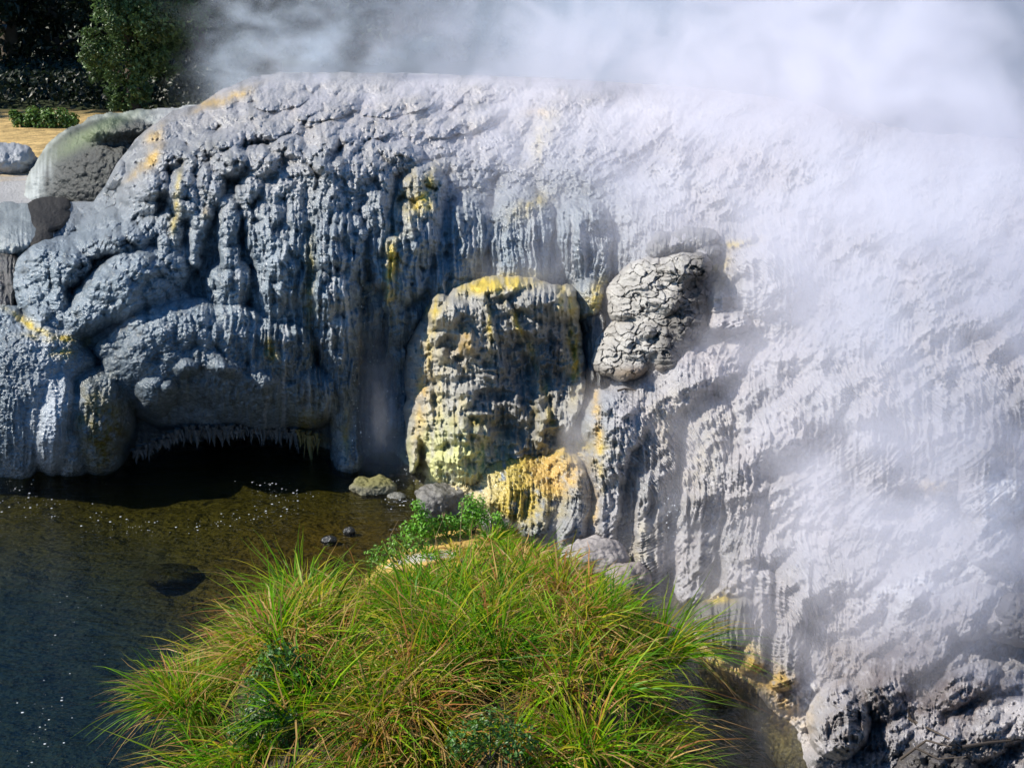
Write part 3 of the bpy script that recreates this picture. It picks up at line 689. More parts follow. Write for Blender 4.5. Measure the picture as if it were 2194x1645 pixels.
def px_m(Y, py=800):  # metres per photograph pixel at depth Y
    return Y / ray(0, py)[1] / F0
def craggy(name, label, box, parts, shade, seed):
    """a cracked rock grown into the slope: blocky facets, thin open cracks, a crumbling side with shade put into its colour"""
    def crack(x, y):
        f1, f2 = worley(x / 44 + .55 * fbm(x / 30, y / 30, seed, 3), y / 27 + .55 * fbm(x / 30, y / 30, seed + 1, 3), seed, True)
        g1, g2 = worley(x / 17 + .5 * fbm(x / 10, y / 10, seed + 2, 2), y / 11, seed + 3, True)
        return f2 - f1, g2 - g1
    def h(x, y):
        p = np.zeros_like(x)
        for q in parts: p = smax(p, bulge(x, y, *q), .05)
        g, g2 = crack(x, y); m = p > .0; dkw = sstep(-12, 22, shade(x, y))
        t = .16 * np.round(2.6 * fbm(x / 60, y / 40, seed + 5, 2)) / 2.6 + .14 * fbm(x / 45, y / 35, seed + 6, 3)
        p = p + m * sstep(0, .2, p) * (t + .06 * sstep(.0, .10, g) + .02 * sstep(.0, .10, g2) + .05 * fbm(x / 14, y / 11, seed + 9, 3) + dkw * (.10 * knobs(x, y, 20, 22, seed + 7) + .06 * knobs(x, y, 9, 10, seed + 8)))
        return np.maximum(p, .03) * m
    def c(x, y, d, wx, wy):
        cc, w = base_col(x, y, (.26, .245, .23), (.42, .405, .385), seed, .15)
        g, g2 = crack(wx, wy)
        k = np.clip((1 - sstep(.0, .06, g)) * .85 + (1 - sstep(.0, .05, g2)) * .3 * (fbm(x / 40, y / 40, seed + 11, 2) > 0), 0, .9)
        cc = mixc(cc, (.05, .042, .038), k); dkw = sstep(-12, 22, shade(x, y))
        cc = mixc(cc, (.09, .083, .078), dkw * .8); cc = mixc(cc, (.28, .19, .11), .5 * blob(x, y, 1370, 800, 60, 14))  # crumbling side darkened in colour as its shaded side
        return np.concatenate([cc, (w + .6 * dkw)[..., None]], -1)
    return tag(relief_patch(name, box, h, c, step=1.3, detail=(0, .35, .0), mat=CRACKED, thick=.9), label, "boulder")
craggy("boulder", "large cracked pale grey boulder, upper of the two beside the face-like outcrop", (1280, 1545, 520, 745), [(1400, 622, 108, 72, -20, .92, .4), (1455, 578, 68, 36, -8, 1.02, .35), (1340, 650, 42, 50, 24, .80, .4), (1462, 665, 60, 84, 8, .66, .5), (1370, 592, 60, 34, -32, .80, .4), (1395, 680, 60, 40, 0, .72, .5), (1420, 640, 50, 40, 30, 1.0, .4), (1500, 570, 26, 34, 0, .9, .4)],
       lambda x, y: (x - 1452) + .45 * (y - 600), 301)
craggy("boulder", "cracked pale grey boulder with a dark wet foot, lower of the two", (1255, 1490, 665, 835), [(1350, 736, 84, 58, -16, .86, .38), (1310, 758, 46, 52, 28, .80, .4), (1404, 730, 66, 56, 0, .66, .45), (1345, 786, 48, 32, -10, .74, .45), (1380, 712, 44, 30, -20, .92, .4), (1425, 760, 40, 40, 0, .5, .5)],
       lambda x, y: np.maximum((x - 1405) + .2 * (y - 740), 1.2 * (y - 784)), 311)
lump("rock_outcrop", "dark wet rock rim hanging left of the cracked boulders", "rock outcrop", (1240, 1330, 640, 850), [(1272, 735, 22, 70, 8, .45), (1270, 690, 26, 34, 0, .4), (1266, 785, 10, 44, 0, .42), (1284, 790, 8, 40, 0, .4)], (.07, .07, .072), (.16, .16, .16), wet=.9, detail=(.6, 1, 1.4))
lump("rock_outcrop", "jagged dark grey rock on top of the cracked boulders", "rock outcrop", (1380, 1560, 470, 565), [(1480, 515, 62, 30, -8, .5), (1425, 520, 30, 24, 0, .4), (1510, 540, 36, 20, -10, .45), (1400, 535, 20, 20, 0, .35)], (.10, .10, .105), (.24, .235, .23), wet=.6, detail=(1, 1.4, 1.2))

def on_water(px, py, z=0.0): return at_z(float(px), float(py), z)
MOSS = lambda c, p, n_: c * (1 - sstep(.3, .8, n_[:, 2])[:, None]) + np.array([.16, .15, .06]) * sstep(.3, .8, n_[:, 2])[:, None]
l = on_water(800, 1048); stone("boulder", "low mossy rock with straw debris in the stream by the waterfall", "boulder", (l[0], l[1], .02), (.29, .2, .12), 21, (.12, .11, .08), (.2, .19, .13), extra=MOSS, sub=6, rough=.45)
l = on_water(951, 1098); stone("boulder", "dark grey boulder behind the leafy plants at the tip of the bank", "boulder", (l[0], l[1] + .1, .07), (.30, .22, .20), 25, (.09, .085, .08), (.19, .18, .165), rotz=20, square=.3, wet=.6, rough=.4)
l = on_water(850, 1062); stone("boulder", "small wet stone in white water beside the mossy rock", "boulder", (l[0], l[1], -.02), (.12, .1, .06), 26, (.1, .1, .09), (.2, .2, .18), sub=4, wet=.8)
l = on_water(705, 1157); stone("boulder", "small black rock at the stream edge, left of its twin", "boulder", (l[0], l[1], .0), (.09, .06, .05), 27, (.012, .012, .012), (.03, .03, .028), sub=4, wet=.8)
l = on_water(748, 1138); stone("boulder", "small black rock at the stream edge, nearer the mossy rock", "boulder", (l[0], l[1], .0), (.07, .05, .05), 28, (.015, .015, .014), (.035, .033, .03), sub=4, wet=.8)
l = on_water(365, 1200); stone("boulder", "dark weedy rock just under the stream surface", "boulder", (l[0], l[1], -.17), (.30, .22, .10), 29, (.02, .022, .012), (.05, .06, .02), sub=4)
l = on_water(1275, 1222); stone("boulder", "smooth purplish grey boulder behind the grass, below the buttress", "boulder", (l[0], l[1], .12), (.36, .28, .22), 31, (.22, .20, .20), (.33, .30, .29), rough=.3)
l = on_water(1345, 1262); stone("boulder", "smaller brownish grey boulder half hidden by grass tips", "boulder", (l[0], l[1], .10), (.24, .2, .17), 33, (.2, .17, .16), (.3, .26, .24), rough=.3)

# ================================================================== STALACTITES under the lip
stal = rng.uniform(0, 1, 90)
for i in range(90):
    px = 285 + 400 * (i + .9 * stal[i]) / 90
    py = 928 + 6 * math.sin(i * 1.7) + 50 * float(sstep(420, 270, px)) + 26 * float(sstep(590, 720, px))
    Yl = float(base_Y(px, 880.)) - .50 - .2 * blob(px, 0, 450, 0, 150, 1)
    L = (.05 + .17 * rng.random() ** 2.2) * (1.9 if px > 640 else 1); r = .016 + .03 * rng.random()
    p = at_depth(px, py, Yl)
    a = np.linspace(0, 2 * np.pi, 9)[:-1]; zz = np.linspace(0, 1, 7)
    prof = (1 - zz) ** .7 + .25 * np.exp(-((zz - .05) / .1) ** 2)
    V = np.stack([np.stack([p[0] + r * q * np.cos(a) * (1 + .2 * np.sin(3 * a + i)) + .012 * math.sin(i + 5 * z_), p[1] + r * q * np.sin(a), np.full(8, p[2] + .08 - (L + .08) * z_)], 1) for z_, q in zip(zz, prof)]).reshape(-1, 3)
    k = np.arange(8); F = np.concatenate([np.stack([j * 8 + k, j * 8 + (k + 1) % 8, (j + 1) * 8 + (k + 1) % 8, (j + 1) * 8 + k], 1) for j in range(6)])
    cc = np.array([.075, .08, .085]) if px < 640 else np.array([.13, .10, .03])
    mesh_obj("stalactite", V, F[:, ::-1], ROCK, colors=np.tile(np.append(cc * rng.uniform(.7, 1.2), .8), (len(V), 1)), parent=terrace)

# ================================================================== GRASSY BANK
POLY = np.array([(-2.62, 10.3), (-2.5, 11.0), (-2.35, 11.8), (-2.1, 12.8), (-1.6, 13.6), (-1.0, 14.35), (-.3, 14.5), (.3, 14.1), (.65, 13.2), (.95, 12.3), (1.2, 11.5), (1.35, 10.6), (1.25, 9.6), (1.1, 8.2), (-1.95, 8.2), (-2.4, 9.4)])
def poly_dist(X, Y, poly=POLY):
    ins = np.zeros(X.shape, bool); dmin = np.full(X.shape, 99.)
    for (x0, y0), (x1, y1) in zip(poly, np.roll(poly, -1, 0)):
        ins ^= ((y0 > Y) != (y1 > Y)) & (X < (x1 - x0) * (Y - y0) / (y1 - y0 + 1e-12) + x0)
        t = np.clip(((X - x0) * (x1 - x0) + (Y - y0) * (y1 - y0)) / ((x1 - x0) ** 2 + (y1 - y0) ** 2), 0, 1)
        dmin = np.minimum(dmin, np.hypot(X - x0 - t * (x1 - x0), Y - y0 - t * (y1 - y0)))
    return np.where(ins, dmin, -dmin)
def bank_z(X, Y):
    d = poly_dist(X, Y) + .12 * fbm(X / .5, Y / .5, 201, 3)
    top = (1 - .75 * np.clip(blob(X, Y, -1.7, 12.7, .95, 1.1), 0, 1)) * interp(Y, [(8, .55), (10, .72), (11.5, .58), (12.8, .30), (14.5, .14)])
    return -.9 + (top + .9) * sstep(-.7, 0.75, d) + .05 * fbm(X / .35, Y / .35, 203, 3) * sstep(-.2, .2, d)
bx = np.arange(-3.8, 2.5, .035); by = np.arange(7.6, 15.0, .035)
B = height_sheet(bx, by, bank_z); X, Y, Z = B[..., 0], B[..., 1], B[..., 2]
n = fbm(X / .4, Y / .3, 205, 4)
c = np.empty(X.shape + (3,)); c[:] = (.05, .042, .022)
k = sstep(12.3, 12.9, Y + .3 * n) * sstep(.0, -.6, X); c = mixc(c, (.46, .30, .08), k); c = mixc(c, (.42, .40, .36), k * sstep(.05, .4, n))
c = mixc(c, (.45, .36, .20), sstep(12.3, 13.2, Y + .3 * n) * sstep(-.2, .3, X))
bank = mesh_obj("bank", B.reshape(-1, 3), grid_faces(*X.shape)[:, ::-1], ROCKDRY, colors=np.concatenate([c.reshape(-1, 3), np.full((c.size // 3, 1), .3)], 1))
tag(bank, "low bank of dark soil with an ochre shore", kind="structure")

mg, N, Pn = new_mat("grass_blade")
at = N.new("ShaderNodeAttribute", attribute_name="Col")
out = N.n["Material Output"]
Pn.inputs["Roughness"].default_value = .42; Pn.inputs["Specular IOR Level"].default_value = .22
N.link(at.outputs["Color"], Pn.inputs["Base Color"])
tl = N.new("ShaderNodeBsdfTranslucent"); N.link(at.outputs["Color"], tl.inputs["Color"])
mx = N.new("ShaderNodeMixShader"); mx.inputs[0].default_value = .48; N.link(Pn.outputs[0], mx.inputs[1]); N.link(tl.outputs[0], mx.inputs[2]); N.link(mx.outputs[0], out.inputs["Surface"])

GRASS_COLS = np.array([(.07, .26, .002), (.13, .36, .003), (.27, .43, .005), (.42, .38, .02), (.52, .33, .12), (.38, .17, .05), (.045, .16, .006)])
def blades(roots, outward, up, length, width, droop, kinds, rg):
    n = len(roots); S = 7
    t = np.linspace(0, 1, S)[None, :, None]
    L = length[:, None, None]
    dirv = up[:, None, None] * np.array([0, 0, 1.]) + outward[:, None, :]
    dirv = dirv / np.linalg.norm(dirv, axis=2, keepdims=True)
    oh = outward / (np.linalg.norm(outward, axis=1, keepdims=True) + 1e-6)
    bend = droop[:, None, None] * (oh[:, None, :] * .45 + np.array([0, 0, -.75]))
    pts = roots[:, None, :] + dirv * L * t + bend * L * t ** 2.2
    kink = rg.normal(0, .09, (n, 1, 3)) * L * t ** 1.5 + rg.normal(0, .012, (n, 7, 3)) * L * t
    pts = pts + kink
    side = np.cross(dirv[:, 0], rg.normal(0, 1, (n, 3))); side /= np.linalg.norm(side, axis=1, keepdims=True)
    w = width[:, None, None] * np.array([.75, 1, 1, .92, .75, .48, .08])[None, :, None]
    V = np.stack([pts - side[:, None] * w, pts + side[:, None] * w], 2)      # n,S,2,3
    idx = np.arange(n * S * 2).reshape(n, S, 2)
    F = np.stack([idx[:, :-1, 0], idx[:, :-1, 1], idx[:, 1:, 1], idx[:, 1:, 0]], -1).reshape(-1, 4)
    c0 = GRASS_COLS[kinds] * rg.uniform(.75, 1.25, (n, 1))
    tip = np.where((kinds >= 4)[:, None], c0 * 1.1, c0 * .68 + np.array([.36, .27, .06]) * .32)
    g = np.clip((t - .45) / .55, 0, 1)
    cc = c0[:, None] * (1 - g) + tip[:, None] * g
    cc = np.repeat(cc[:, :, None, :], 2, 2)
    return V.reshape(-1, 3), F, cc.reshape(-1, 3)

def tussock_blades(cx, cy, cz, nb, R, L, lean, rg, mix, w=(.0035, .006)):
    ang = rg.uniform(0, 2 * np.pi, nb); rr = R * np.sqrt(rg.uniform(0, 1, nb))
    roots = np.stack([cx + rr * np.cos(ang), cy + rr * np.sin(ang), np.full(nb, cz) - .03], 1)
    outw = np.stack([np.cos(ang), np.sin(ang), 0 * ang], 1) * (rg.uniform(.1, .75, nb) * (.4 + rr / R))[:, None] + lean * rg.uniform(.3, 1.2, nb)[:, None] + rg.normal(0, .12, (nb, 3)) * [1, 1, 0]
    up = rg.uniform(.7, 1.1, nb)
    kinds = rg.choice(7, nb, p=mix)
    ln = L * rg.uniform(.55, 1.15, nb)
    dr = rg.uniform(.1, 1.0, nb) ** .8 * np.where(kinds >= 4, 1.35, 1.0)
    return blades(roots, outw, up, ln, rg.uniform(w[0], w[1], nb), dr, kinds, rg)

MIXG = np.array([.25, .24, .20, .10, .10, .05, .06]); MIXY = np.array([.12, .16, .22, .18, .20, .09, .03]); MIXS = np.array([.10, .12, .14, .14, .28, .17, .05])
def join(parts):
    V, F, C, o = [], [], [], 0
    for v, f, c in parts: V.append(v); F.append(f + o); C.append(c); o += len(v)
    return np.concatenate(V), np.concatenate(F), np.concatenate(C)
parts = []; cand = []
for k in range(9000):
    x, y = rng.uniform(-3.3, 1.9), rng.uniform(8.3, 14.2)
    if all((x - a) ** 2 + (y - b) ** 2 > .21 ** 2 for a, b in cand): cand.append((x, y))
cand = np.array(cand); dd = poly_dist(cand[:, 0], cand[:, 1]); cz = bank_z(cand[:, 0], cand[:, 1])
patch = fbm(cand[:, 0] / .55, cand[:, 1] / .55, 221, 2); dry = fbm(cand[:, 0] / .8 + 5, cand[:, 1] / .8, 223, 2)
for (x, y), d, z, pt, dr_ in zip(cand, dd, cz, patch, dry):
    if d < .06 or y > 13.9: continue
    if y > 11.5 and x < -.35 and d < .95 + .15 * math.sin(9 * y): continue      # bare ochre shore
    if y > 13.2 and d < .35: continue
    if y < 10.9 and pt < (-.16 if y > 10.4 else -.07): continue                                          # dark hollows between tussocks
    g = 0.06; ox = float(poly_dist(np.array(x + g), np.array(y)) - poly_dist(np.array(x - g), np.array(y))); oy = float(poly_dist(np.array(x), np.array(y + g)) - poly_dist(np.array(x), np.array(y - g)))
    e = max(0, 1 - d / .7); th = rng.uniform(0, 6.28)
    lean = np.array([-ox, -oy, 0]) / (2 * g) * .42 * e + np.array([math.cos(th), math.sin(th), 0]) * .28 + np.array([0, -.25, 0]) * sstep(11.5, 9.5, y)
    dens = 1.35 if y < 10.8 else 1.1
    L = float(interp(y, [(8, .74), (10.5, .68), (11.6, .50), (12.4, .36), (13.3, .25), (14, .18)])) * rng.uniform(.6, 1.2) * (1 + .6 * pt)
    if x < -.2 and y > 11.4: L *= .62; lean = lean * .2 + np.array([.35, -.1, 0])
    if x > .5: L *= float(interp(y, [(8, 1), (11, .9), (12, .75), (13, .7)]))
    mixp = MIXG if dr_ > .10 else (MIXY if dr_ > -.05 else MIXS)
    nb = int(rng.integers(75, 125) * dens); R = rng.uniform(.06, .11)
    parts.append(tussock_blades(x, y, z, nb, R, L, lean, rng, mixp, w=(.004, .0085)))
    if rng.random() < .25: parts.append(tussock_blades(x, y, z, 6, .05, L * 1.45, lean * .4, rng, MIXG, w=(.003, .0055)))     # a few long upright blades
    if rng.random() < .7: parts.append(tussock_blades(x, y, z + .10 * rng.random(), 22, .12, L * .72, lean + rng.normal(0, .5, 3) * [1, 1, 0], rng, np.array([0, 0, .05, .15, .52, .28, 0]), w=(.0045, .009)))   # dry curled blades
V, F, C = join(parts)
grass = mesh_obj("grass", V, F, mg, colors=C)
tag(grass, "long tangled green and straw coloured grass covering the bank", kind="stuff")
def tussock(px, py, z, nb, R, L, lean, mixp, label):
    p = at_z(float(px), float(py), z)
    v, f, c = tussock_blades(0, 0, 0, nb, R, L, np.array(lean, float), rng, mixp, w=(.0035, .007))
    o = mesh_obj("grass_tussock", v, f, mg, colors=c); o.location = p
    return tag(o, label, "grass tussock")
tussock(395, 1500, .34, 620, .24, .52, (-.16, .0, 0), MIXG * .6 + MIXS * .4, "rounded tussock with hanging straw blades at the bank's water end")
tussock(1415, 1400, .40, 280, .20, .72, (.35, .05, 0), MIXG, "green tussock leaning over the yellow ledge beside the blocky dark rock")
tussock(640, 1300, .45, 190, .15, .80, (-.1, .1, 0), MIXG, "tall upright tussock with the longest blades against the stream")

# ================================================================== LEAFY PLANTS AND STALKS
ml, N, Pn = new_mat("leaf")
at = N.new("ShaderNodeAttribute", attribute_name="Col"); out = N.n["Material Output"]
Pn.inputs["Roughness"].default_value = .45; N.link(at.outputs["Color"], Pn.inputs["Base Color"])
tl = N.new("ShaderNodeBsdfTranslucent"); N.link(at.outputs["Color"], tl.inputs["Color"])
mx = N.new("ShaderNodeMixShader"); mx.inputs[0].default_value = .3; N.link(Pn.outputs[0], mx.inputs[1]); N.link(tl.outputs[0], mx.inputs[2]); N.link(mx.outputs[0], out.inputs["Surface"])
mt, N, Pn = new_mat("bark"); Pn.inputs["Roughness"].default_value = .9
tc = N.new("ShaderNodeTexCoord"); nn_ = N.noise(tc.outputs["Object"], 9, 4); cr = N.new("ShaderNodeValToRGB"); N.link(nn_, cr.inputs[0])
cr.color_ramp.elements[0].color = (.035, .027, .02, 1); cr.color_ramp.elements[1].color = (.13, .10, .075, 1); N.link(cr.outputs[0], Pn.inputs["Base Color"])

def leaves(centres, normals, size, cols, rg, aspect=.55):
    """one folded pointed leaf of four faces at each centre"""
    n = len(centres)
    nrm = normals / (np.linalg.norm(normals, axis=1, keepdims=True) + 1e-9)
    t = np.cross(nrm, rg.normal(0, 1, (n, 3))); t /= np.linalg.norm(t, axis=1, keepdims=True); b = np.cross(nrm, t)
    s = size[:, None]; w = s * aspect
    V = np.stack([centres - t * s, centres - b * w + nrm * w * .35 - t * s * .1, centres + t * s - nrm * s * .25, centres + b * w + nrm * w * .35 - t * s * .1, centres], 1)
    i = np.arange(n)[:, None] * 5
    F = np.concatenate([i + [[0, 1, 4]], i + [[1, 2, 4]], i + [[2, 3, 4]], i + [[3, 0, 4]]])
    return V.reshape(-1, 3), F, np.repeat(cols, 5, 0)

def tube(pts, radii, seg=7):
    pts = np.array(pts, float); V = []
    for i, p in enumerate(pts):
        d = pts[min(i + 1, len(pts) - 1)] - pts[max(i - 1, 0)]; d /= np.linalg.norm(d) + 1e-9
        u = np.cross(d, [.31, .95, .1]); u /= np.linalg.norm(u) + 1e-9; v = np.cross(d, u)
        a = np.linspace(0, 2 * np.pi, seg + 1)[:-1]
        V.append(p + radii[i] * (np.cos(a)[:, None] * u + np.sin(a)[:, None] * v))
    k = np.arange(seg); F = np.concatenate([np.stack([j * seg + k, j * seg + (k + 1) % seg, (j + 1) * seg + (k + 1) % seg, (j + 1) * seg + k], 1) for j in range(len(pts) - 1)])
    return np.concatenate(V), F

def joinvf(parts):
    V, F, o = [], [], 0
    for v, f in parts: V.append(v); F.append(f + o); o += len(v)
    return np.concatenate(V), np.concatenate(F)

def leafy_plant(px, py, z, lobes, nl, size, tint, label, name="leafy_plant", cat="plant"):
    """lobes: (dx, dz, radius) in metres above the root"""
    p = at_z(float(px), float(py), z); root = empty(name, p)
    cs, ns = [], []
    lobes = [(a * 1.3, b_ * 1.35, r_ * 1.3) for a, b_, r_ in lobes]
    for dx, dz, r in lobes:
        m = int(nl * 2.4 * r * r / sum(q[2] ** 2 for q in lobes)); dirs = rng.normal(0, 1, (m, 3)); dirs /= np.linalg.norm(dirs, axis=1, keepdims=True)
        rr = r * rng.uniform(.45, 1.05, (m, 1)); cs.append(np.array([dx, 0, dz]) + dirs * rr * [1, .9, 1]); ns.append(dirs + rng.normal(0, .5, (m, 3)) + [0, 0, .5])
    cs = np.concatenate(cs); ns = np.concatenate(ns)
    cc = np.array(tint) * rng.uniform(.55, 1.35, (len(cs), 1)) + rng.uniform(0, .03, (len(cs), 1)) * [1, .6, 0]
    v, f, c = leaves(cs, ns, size * rng.uniform(.6, 1.2, len(cs)), cc, rng)
    mesh_obj("foliage", v, f, ml, colors=c, parent=root, smooth=False)
    st = [tube([(0, 0, -.1), (dx * .4, .02, dz * .45), (dx, 0, dz)], [.009, .006, .003], 5) for dx, dz, r in lobes]
    v, f = joinvf(st); mesh_obj("stem", v, f, mt, parent=root)
    return tag(root, label, cat)
LG = (.12, .34, .02)
leafy_plant(905, 1150, .24, [(-.03, .26, .06), (0, .17, .08), (.03, .08, .11), (-.10, .05, .09)], 330, .022, LG, "bright green climbing plant, tall and narrow, in front of the dark boulder")
leafy_plant(1015, 1132, .24, [(0, .18, .12), (.06, .10, .10), (-.06, .06, .09)], 380, .02, LG, "rounded bright green leafy bush at the tip of the bank")
leafy_plant(958, 1142, .24, [(0, .07, .11), (-.12, .03, .09), (.12, .05, .09)], 300, .02, (.10, .29, .02), "low leafy mat between the climbing plant and the rounded bush")
leafy_plant(1066, 1140, .24, [(0, .13, .05), (.03, .05, .06)], 110, .018, LG, "small leafy sprig beside the rounded bush")
leafy_plant(850, 1190, .36, [(0, .05, .12), (.14, .08, .10), (-.14, 0, .10)], 260, .022, (.12, .28, .025), "sprawling green weed on the ochre shore side of the bank")
leafy_plant(600, 1470, .75, [(0, .16, .13), (.12, .06, .13), (-.1, .04, .12), (.02, -.08, .12)], 420, .024, (.035, .13, .016), "dark green broad-leaved weed half buried in the grass")
leafy_plant(560, 1560, .7, [(0, .12, .12), (.12, 0, .12), (-.10, -.02, .1)], 320, .022, (.03, .11, .015), "dark green weed low in the shaded front of the grass")
leafy_plant(1050, 1600, .85, [(0, .1, .13), (.14, .02, .12), (-.14, .03, .12)], 320, .02, (.045, .14, .018), "creeping green weed at the foot of the grass, below the bush")

ms, N, Pn = new_mat("dry_stalk"); Pn.inputs["Base Color"].default_value = (.38, .27, .15, 1); Pn.inputs["Roughness"].default_value = .7
def stalk(px, py, z, h, lean, label, r=.004, head=True):
    p = at_z(float(px), float(py), z); root = empty("seed_stalk", p)
    v, f = tube([(0, 0, 0), (lean * .3, .01, h * .5), (lean, 0, h)], [r, r * .8, r * .5], 5); mesh_obj("stem", v, f, ms, parent=root)
    if head:
        q = [tube([(lean, 0, h), (lean + .02 * math.cos(a), .02 * math.sin(a), h + .05)], [.004, .001], 4) for a in np.linspace(0, 6, 7)]
        v, f = joinvf(q); mesh_obj("seed_head", v, f, ms, parent=root)
    return tag(root, label, "stalk")
stalk(985, 1190, .3, .52, .03, "pale dry seed stalk rising past the rounded bush")
stalk(930, 1180, .3, .36, .10, "thin brown seed stalk bending right before the dark boulder", r=.0025)
stalk(990, 1290, .5, .38, .0, "brown tufted seed head in the middle of the grass", r=.003)
stalk(830, 1180, .2, .34, .12, "thin bare stalk leaning over the ochre shore", r=.002, head=False)

# ================================================================== DRIFTWOOD
md, N, Pn = new_mat("driftwood"); Pn.inputs["Roughness"].default_value = .8; Pn.inputs["Base Color"].default_value = (.06, .045, .035, 1)
def stick(pts, r, label, cat="stick", name="stick"):
    P_ = [at_depth(float(a), float(b), terrace_Y(a, b) - c_) for a, b, c_ in pts]
    o = P_[0]; v, f = tube([q - o for q in P_], np.linspace(r, r * .4, len(P_)), 6)
    ob = mesh_obj(name, v, f, md); ob.location = o
    return tag(ob, label, cat)
stick([(1325, 838, .02), (1340, 833, .06), (1362, 836, .04)], .02, "short dark stick lodged on the slope below the cracked boulders")
stick([(1930, 1530, .02), (1960, 1545, .06), (2030, 1580, .05), (2085, 1615, .03)], .012, "long thin dark branch lying across the lower white flow", "branch", "branch")
stick([(1945, 1520, .12), (1952, 1540, .06), (1962, 1552, .02)], .010, "forked twig sticking up from the lower white flow", "twig", "twig")
stick([(1930, 1625, .5), (1985, 1585, .56), (2040, 1600, .5)], .012, "bent twig across the tumbled dark rock", "twig", "twig")
stick([(1960, 1600, .5), (2010, 1625, .55), (2070, 1620, .5)], .010, "straight twig lying low on the tumbled dark rock", "twig", "twig")
stick([(2060, 1600, .05), (2120, 1590, .06), (2194, 1583, .05)], .015, "pale crusted branch reaching the right edge of the flow", "branch", "branch")

# ================================================================== FOAM FLECKS AND FALLING DROPS
mf, N, Pn = new_mat("foam"); Pn.inputs["Base Color"].default_value = (.62, .65, .68, 1); Pn.inputs["Roughness"].default_value = .3
v0, f0 = ICO[2]
def specks(name, centres, r, flat, label):
    V = (centres[:, None] + v0[None] * r[:, None, None] * np.array([1.3, 1, flat])).reshape(-1, 3)
    F = (f0[None] + (np.arange(len(centres)) * len(v0))[:, None, None]).reshape(-1, 3)
    return tag(mesh_obj(name, V, F, mf), label, kind="stuff")
pxs, pys = [], []
def band(pts, n, sp):
    pts = np.array(pts, float); t = rng.uniform(0, len(pts) - 1.001, n); i = t.astype(int); f = (t - i)[:, None]
    q = pts[i] * (1 - f) + pts[i + 1] * f + rng.normal(0, 1, (n, 2)) * sp
    pxs.extend(q[:, 0]); pys.extend(q[:, 1])
band([(0, 1040), (90, 1050)], 26, (30, 18)); band([(0, 1075), (60, 1085), (150, 1100), (260, 1120), (330, 1132)], 75, (26, 14)); band([(330, 1132), (430, 1128), (500, 1112)], 26, (25, 9))
band([(515, 1020), (580, 1040), (620, 1060)], 24, (14, 6)); band([(470, 1125), (560, 1100), (640, 1085)], 38, (22, 7)); band([(600, 1075), (690, 1060)], 18, (18, 8)); band([(60, 1590), (110, 1560), (80, 1500)], 26, (30, 40)); band([(100, 1350), (200, 1420)], 14, (60, 60)); band([(840, 1075), (880, 1068)], 40, (16, 7))
pxs = np.array(pxs); pys = np.clip(np.array(pys), 1016, 1640); okm = pxs > -150
cpos = at_z(pxs[okm], pys[okm], .004)
specks("foam", cpos, .0025 + .008 * rng.random(len(cpos)) ** 3, .2, "white foam flecks drifting on the dark stream")
n = 260; dx = np.concatenate([rng.normal(770, 14, 90), rng.normal(880, 26, 90), rng.normal(655, 12, 40), rng.normal(1440, 12, 40)]); dy = np.concatenate([rng.uniform(600, 960, 90), rng.uniform(820, 1050, 90), rng.uniform(620, 900, 40), rng.uniform(1060, 1160, 40)])
specks("water_droplets", at_depth(dx, dy, base_Y(dx, dy) - np.where(dx > 1200, .5, .75)), .002 + .004 * rng.random(n) ** 2, 1.6, "bright water drops falling from the dripping curtains")

# ================================================================== TREES AND SHRUB
def tree(base_p, height, lobes, nl, leaf, tint, label, name="tree", group="trees behind the terrace", trunk_r=.16, ns_bias=.6):
    """lobes: (x, y, z, r) relative to the foot"""
    root = empty(name, base_p)
    lobes = np.array(lobes, float); cs, ns, sh = [], [], []
    tot = (lobes[:, 3] ** 2).sum()
    for x, y, z, r in lobes:
        m = int(nl * r * r / tot); k = max(6, m // 28)
        cd = rng.normal(0, 1, (k, 3)); cd /= np.linalg.norm(cd, axis=1, keepdims=True)
        cc = np.array([x, y, z]) + cd * r * rng.uniform(.6, 1.0, (k, 1)) * [1, 1, .9]
        w = rng.integers(0, k, m); off = rng.normal(0, 1, (m, 3)) * r * .15
        cs.append(cc[w] + off); ns.append(cd[w] * ns_bias + rng.normal(0, .6, (m, 3)) + [0, 0, .3]); sh.append(rng.uniform(.7, 1.3, k)[w])
    cs = np.concatenate(cs); ns = np.concatenate(ns); sh = np.concatenate(sh)
    cc = np.array(tint) * (sh * rng.uniform(.7, 1.3, len(cs)))[:, None]
    v, f, c = leaves(cs, ns, leaf * rng.uniform(.6, 1.2, len(cs)), cc, rng, aspect=.5)
    mesh_obj("crown", v, f, ml, colors=c, parent=root, smooth=False)
    limbs = [tube([(0, 0, -.3), (.05, 0, height * .3), (-.05, .05, height * .62), (0, 0, height * .92)], [trunk_r * 1.2, trunk_r, trunk_r * .6, trunk_r * .15], 8)]
    for x, y, z, r in lobes[:: max(1, len(lobes) // 14)]:
        h0 = min(z * .7, height * .8); limbs.append(tube([(0, 0, h0), (x * .5, y * .5, (h0 + z) / 2 + .1), (x, y, z)], [trunk_r * .45, trunk_r * .3, trunk_r * .1], 5))
    v, f = joinvf(limbs); mesh_obj("trunk", v, f, mt, parent=root)
    return tag(root, label, "tree", group)
def auto_lobes(h, R, k, lo=.15, rs=.34):
    L = []
    for i in range(k):
        t = lo + (1 - lo) * (i + rng.random()) / k
        w = R * math.sin(math.pi * min(1, .30 + .68 * t)) ** .8; a = rng.uniform(0, 6.28); q = w * rng.uniform(.35, .95)
        L.append((q * math.cos(a), q * math.sin(a), h * t, R * rs * rng.uniform(.7, 1.25)))
    return L
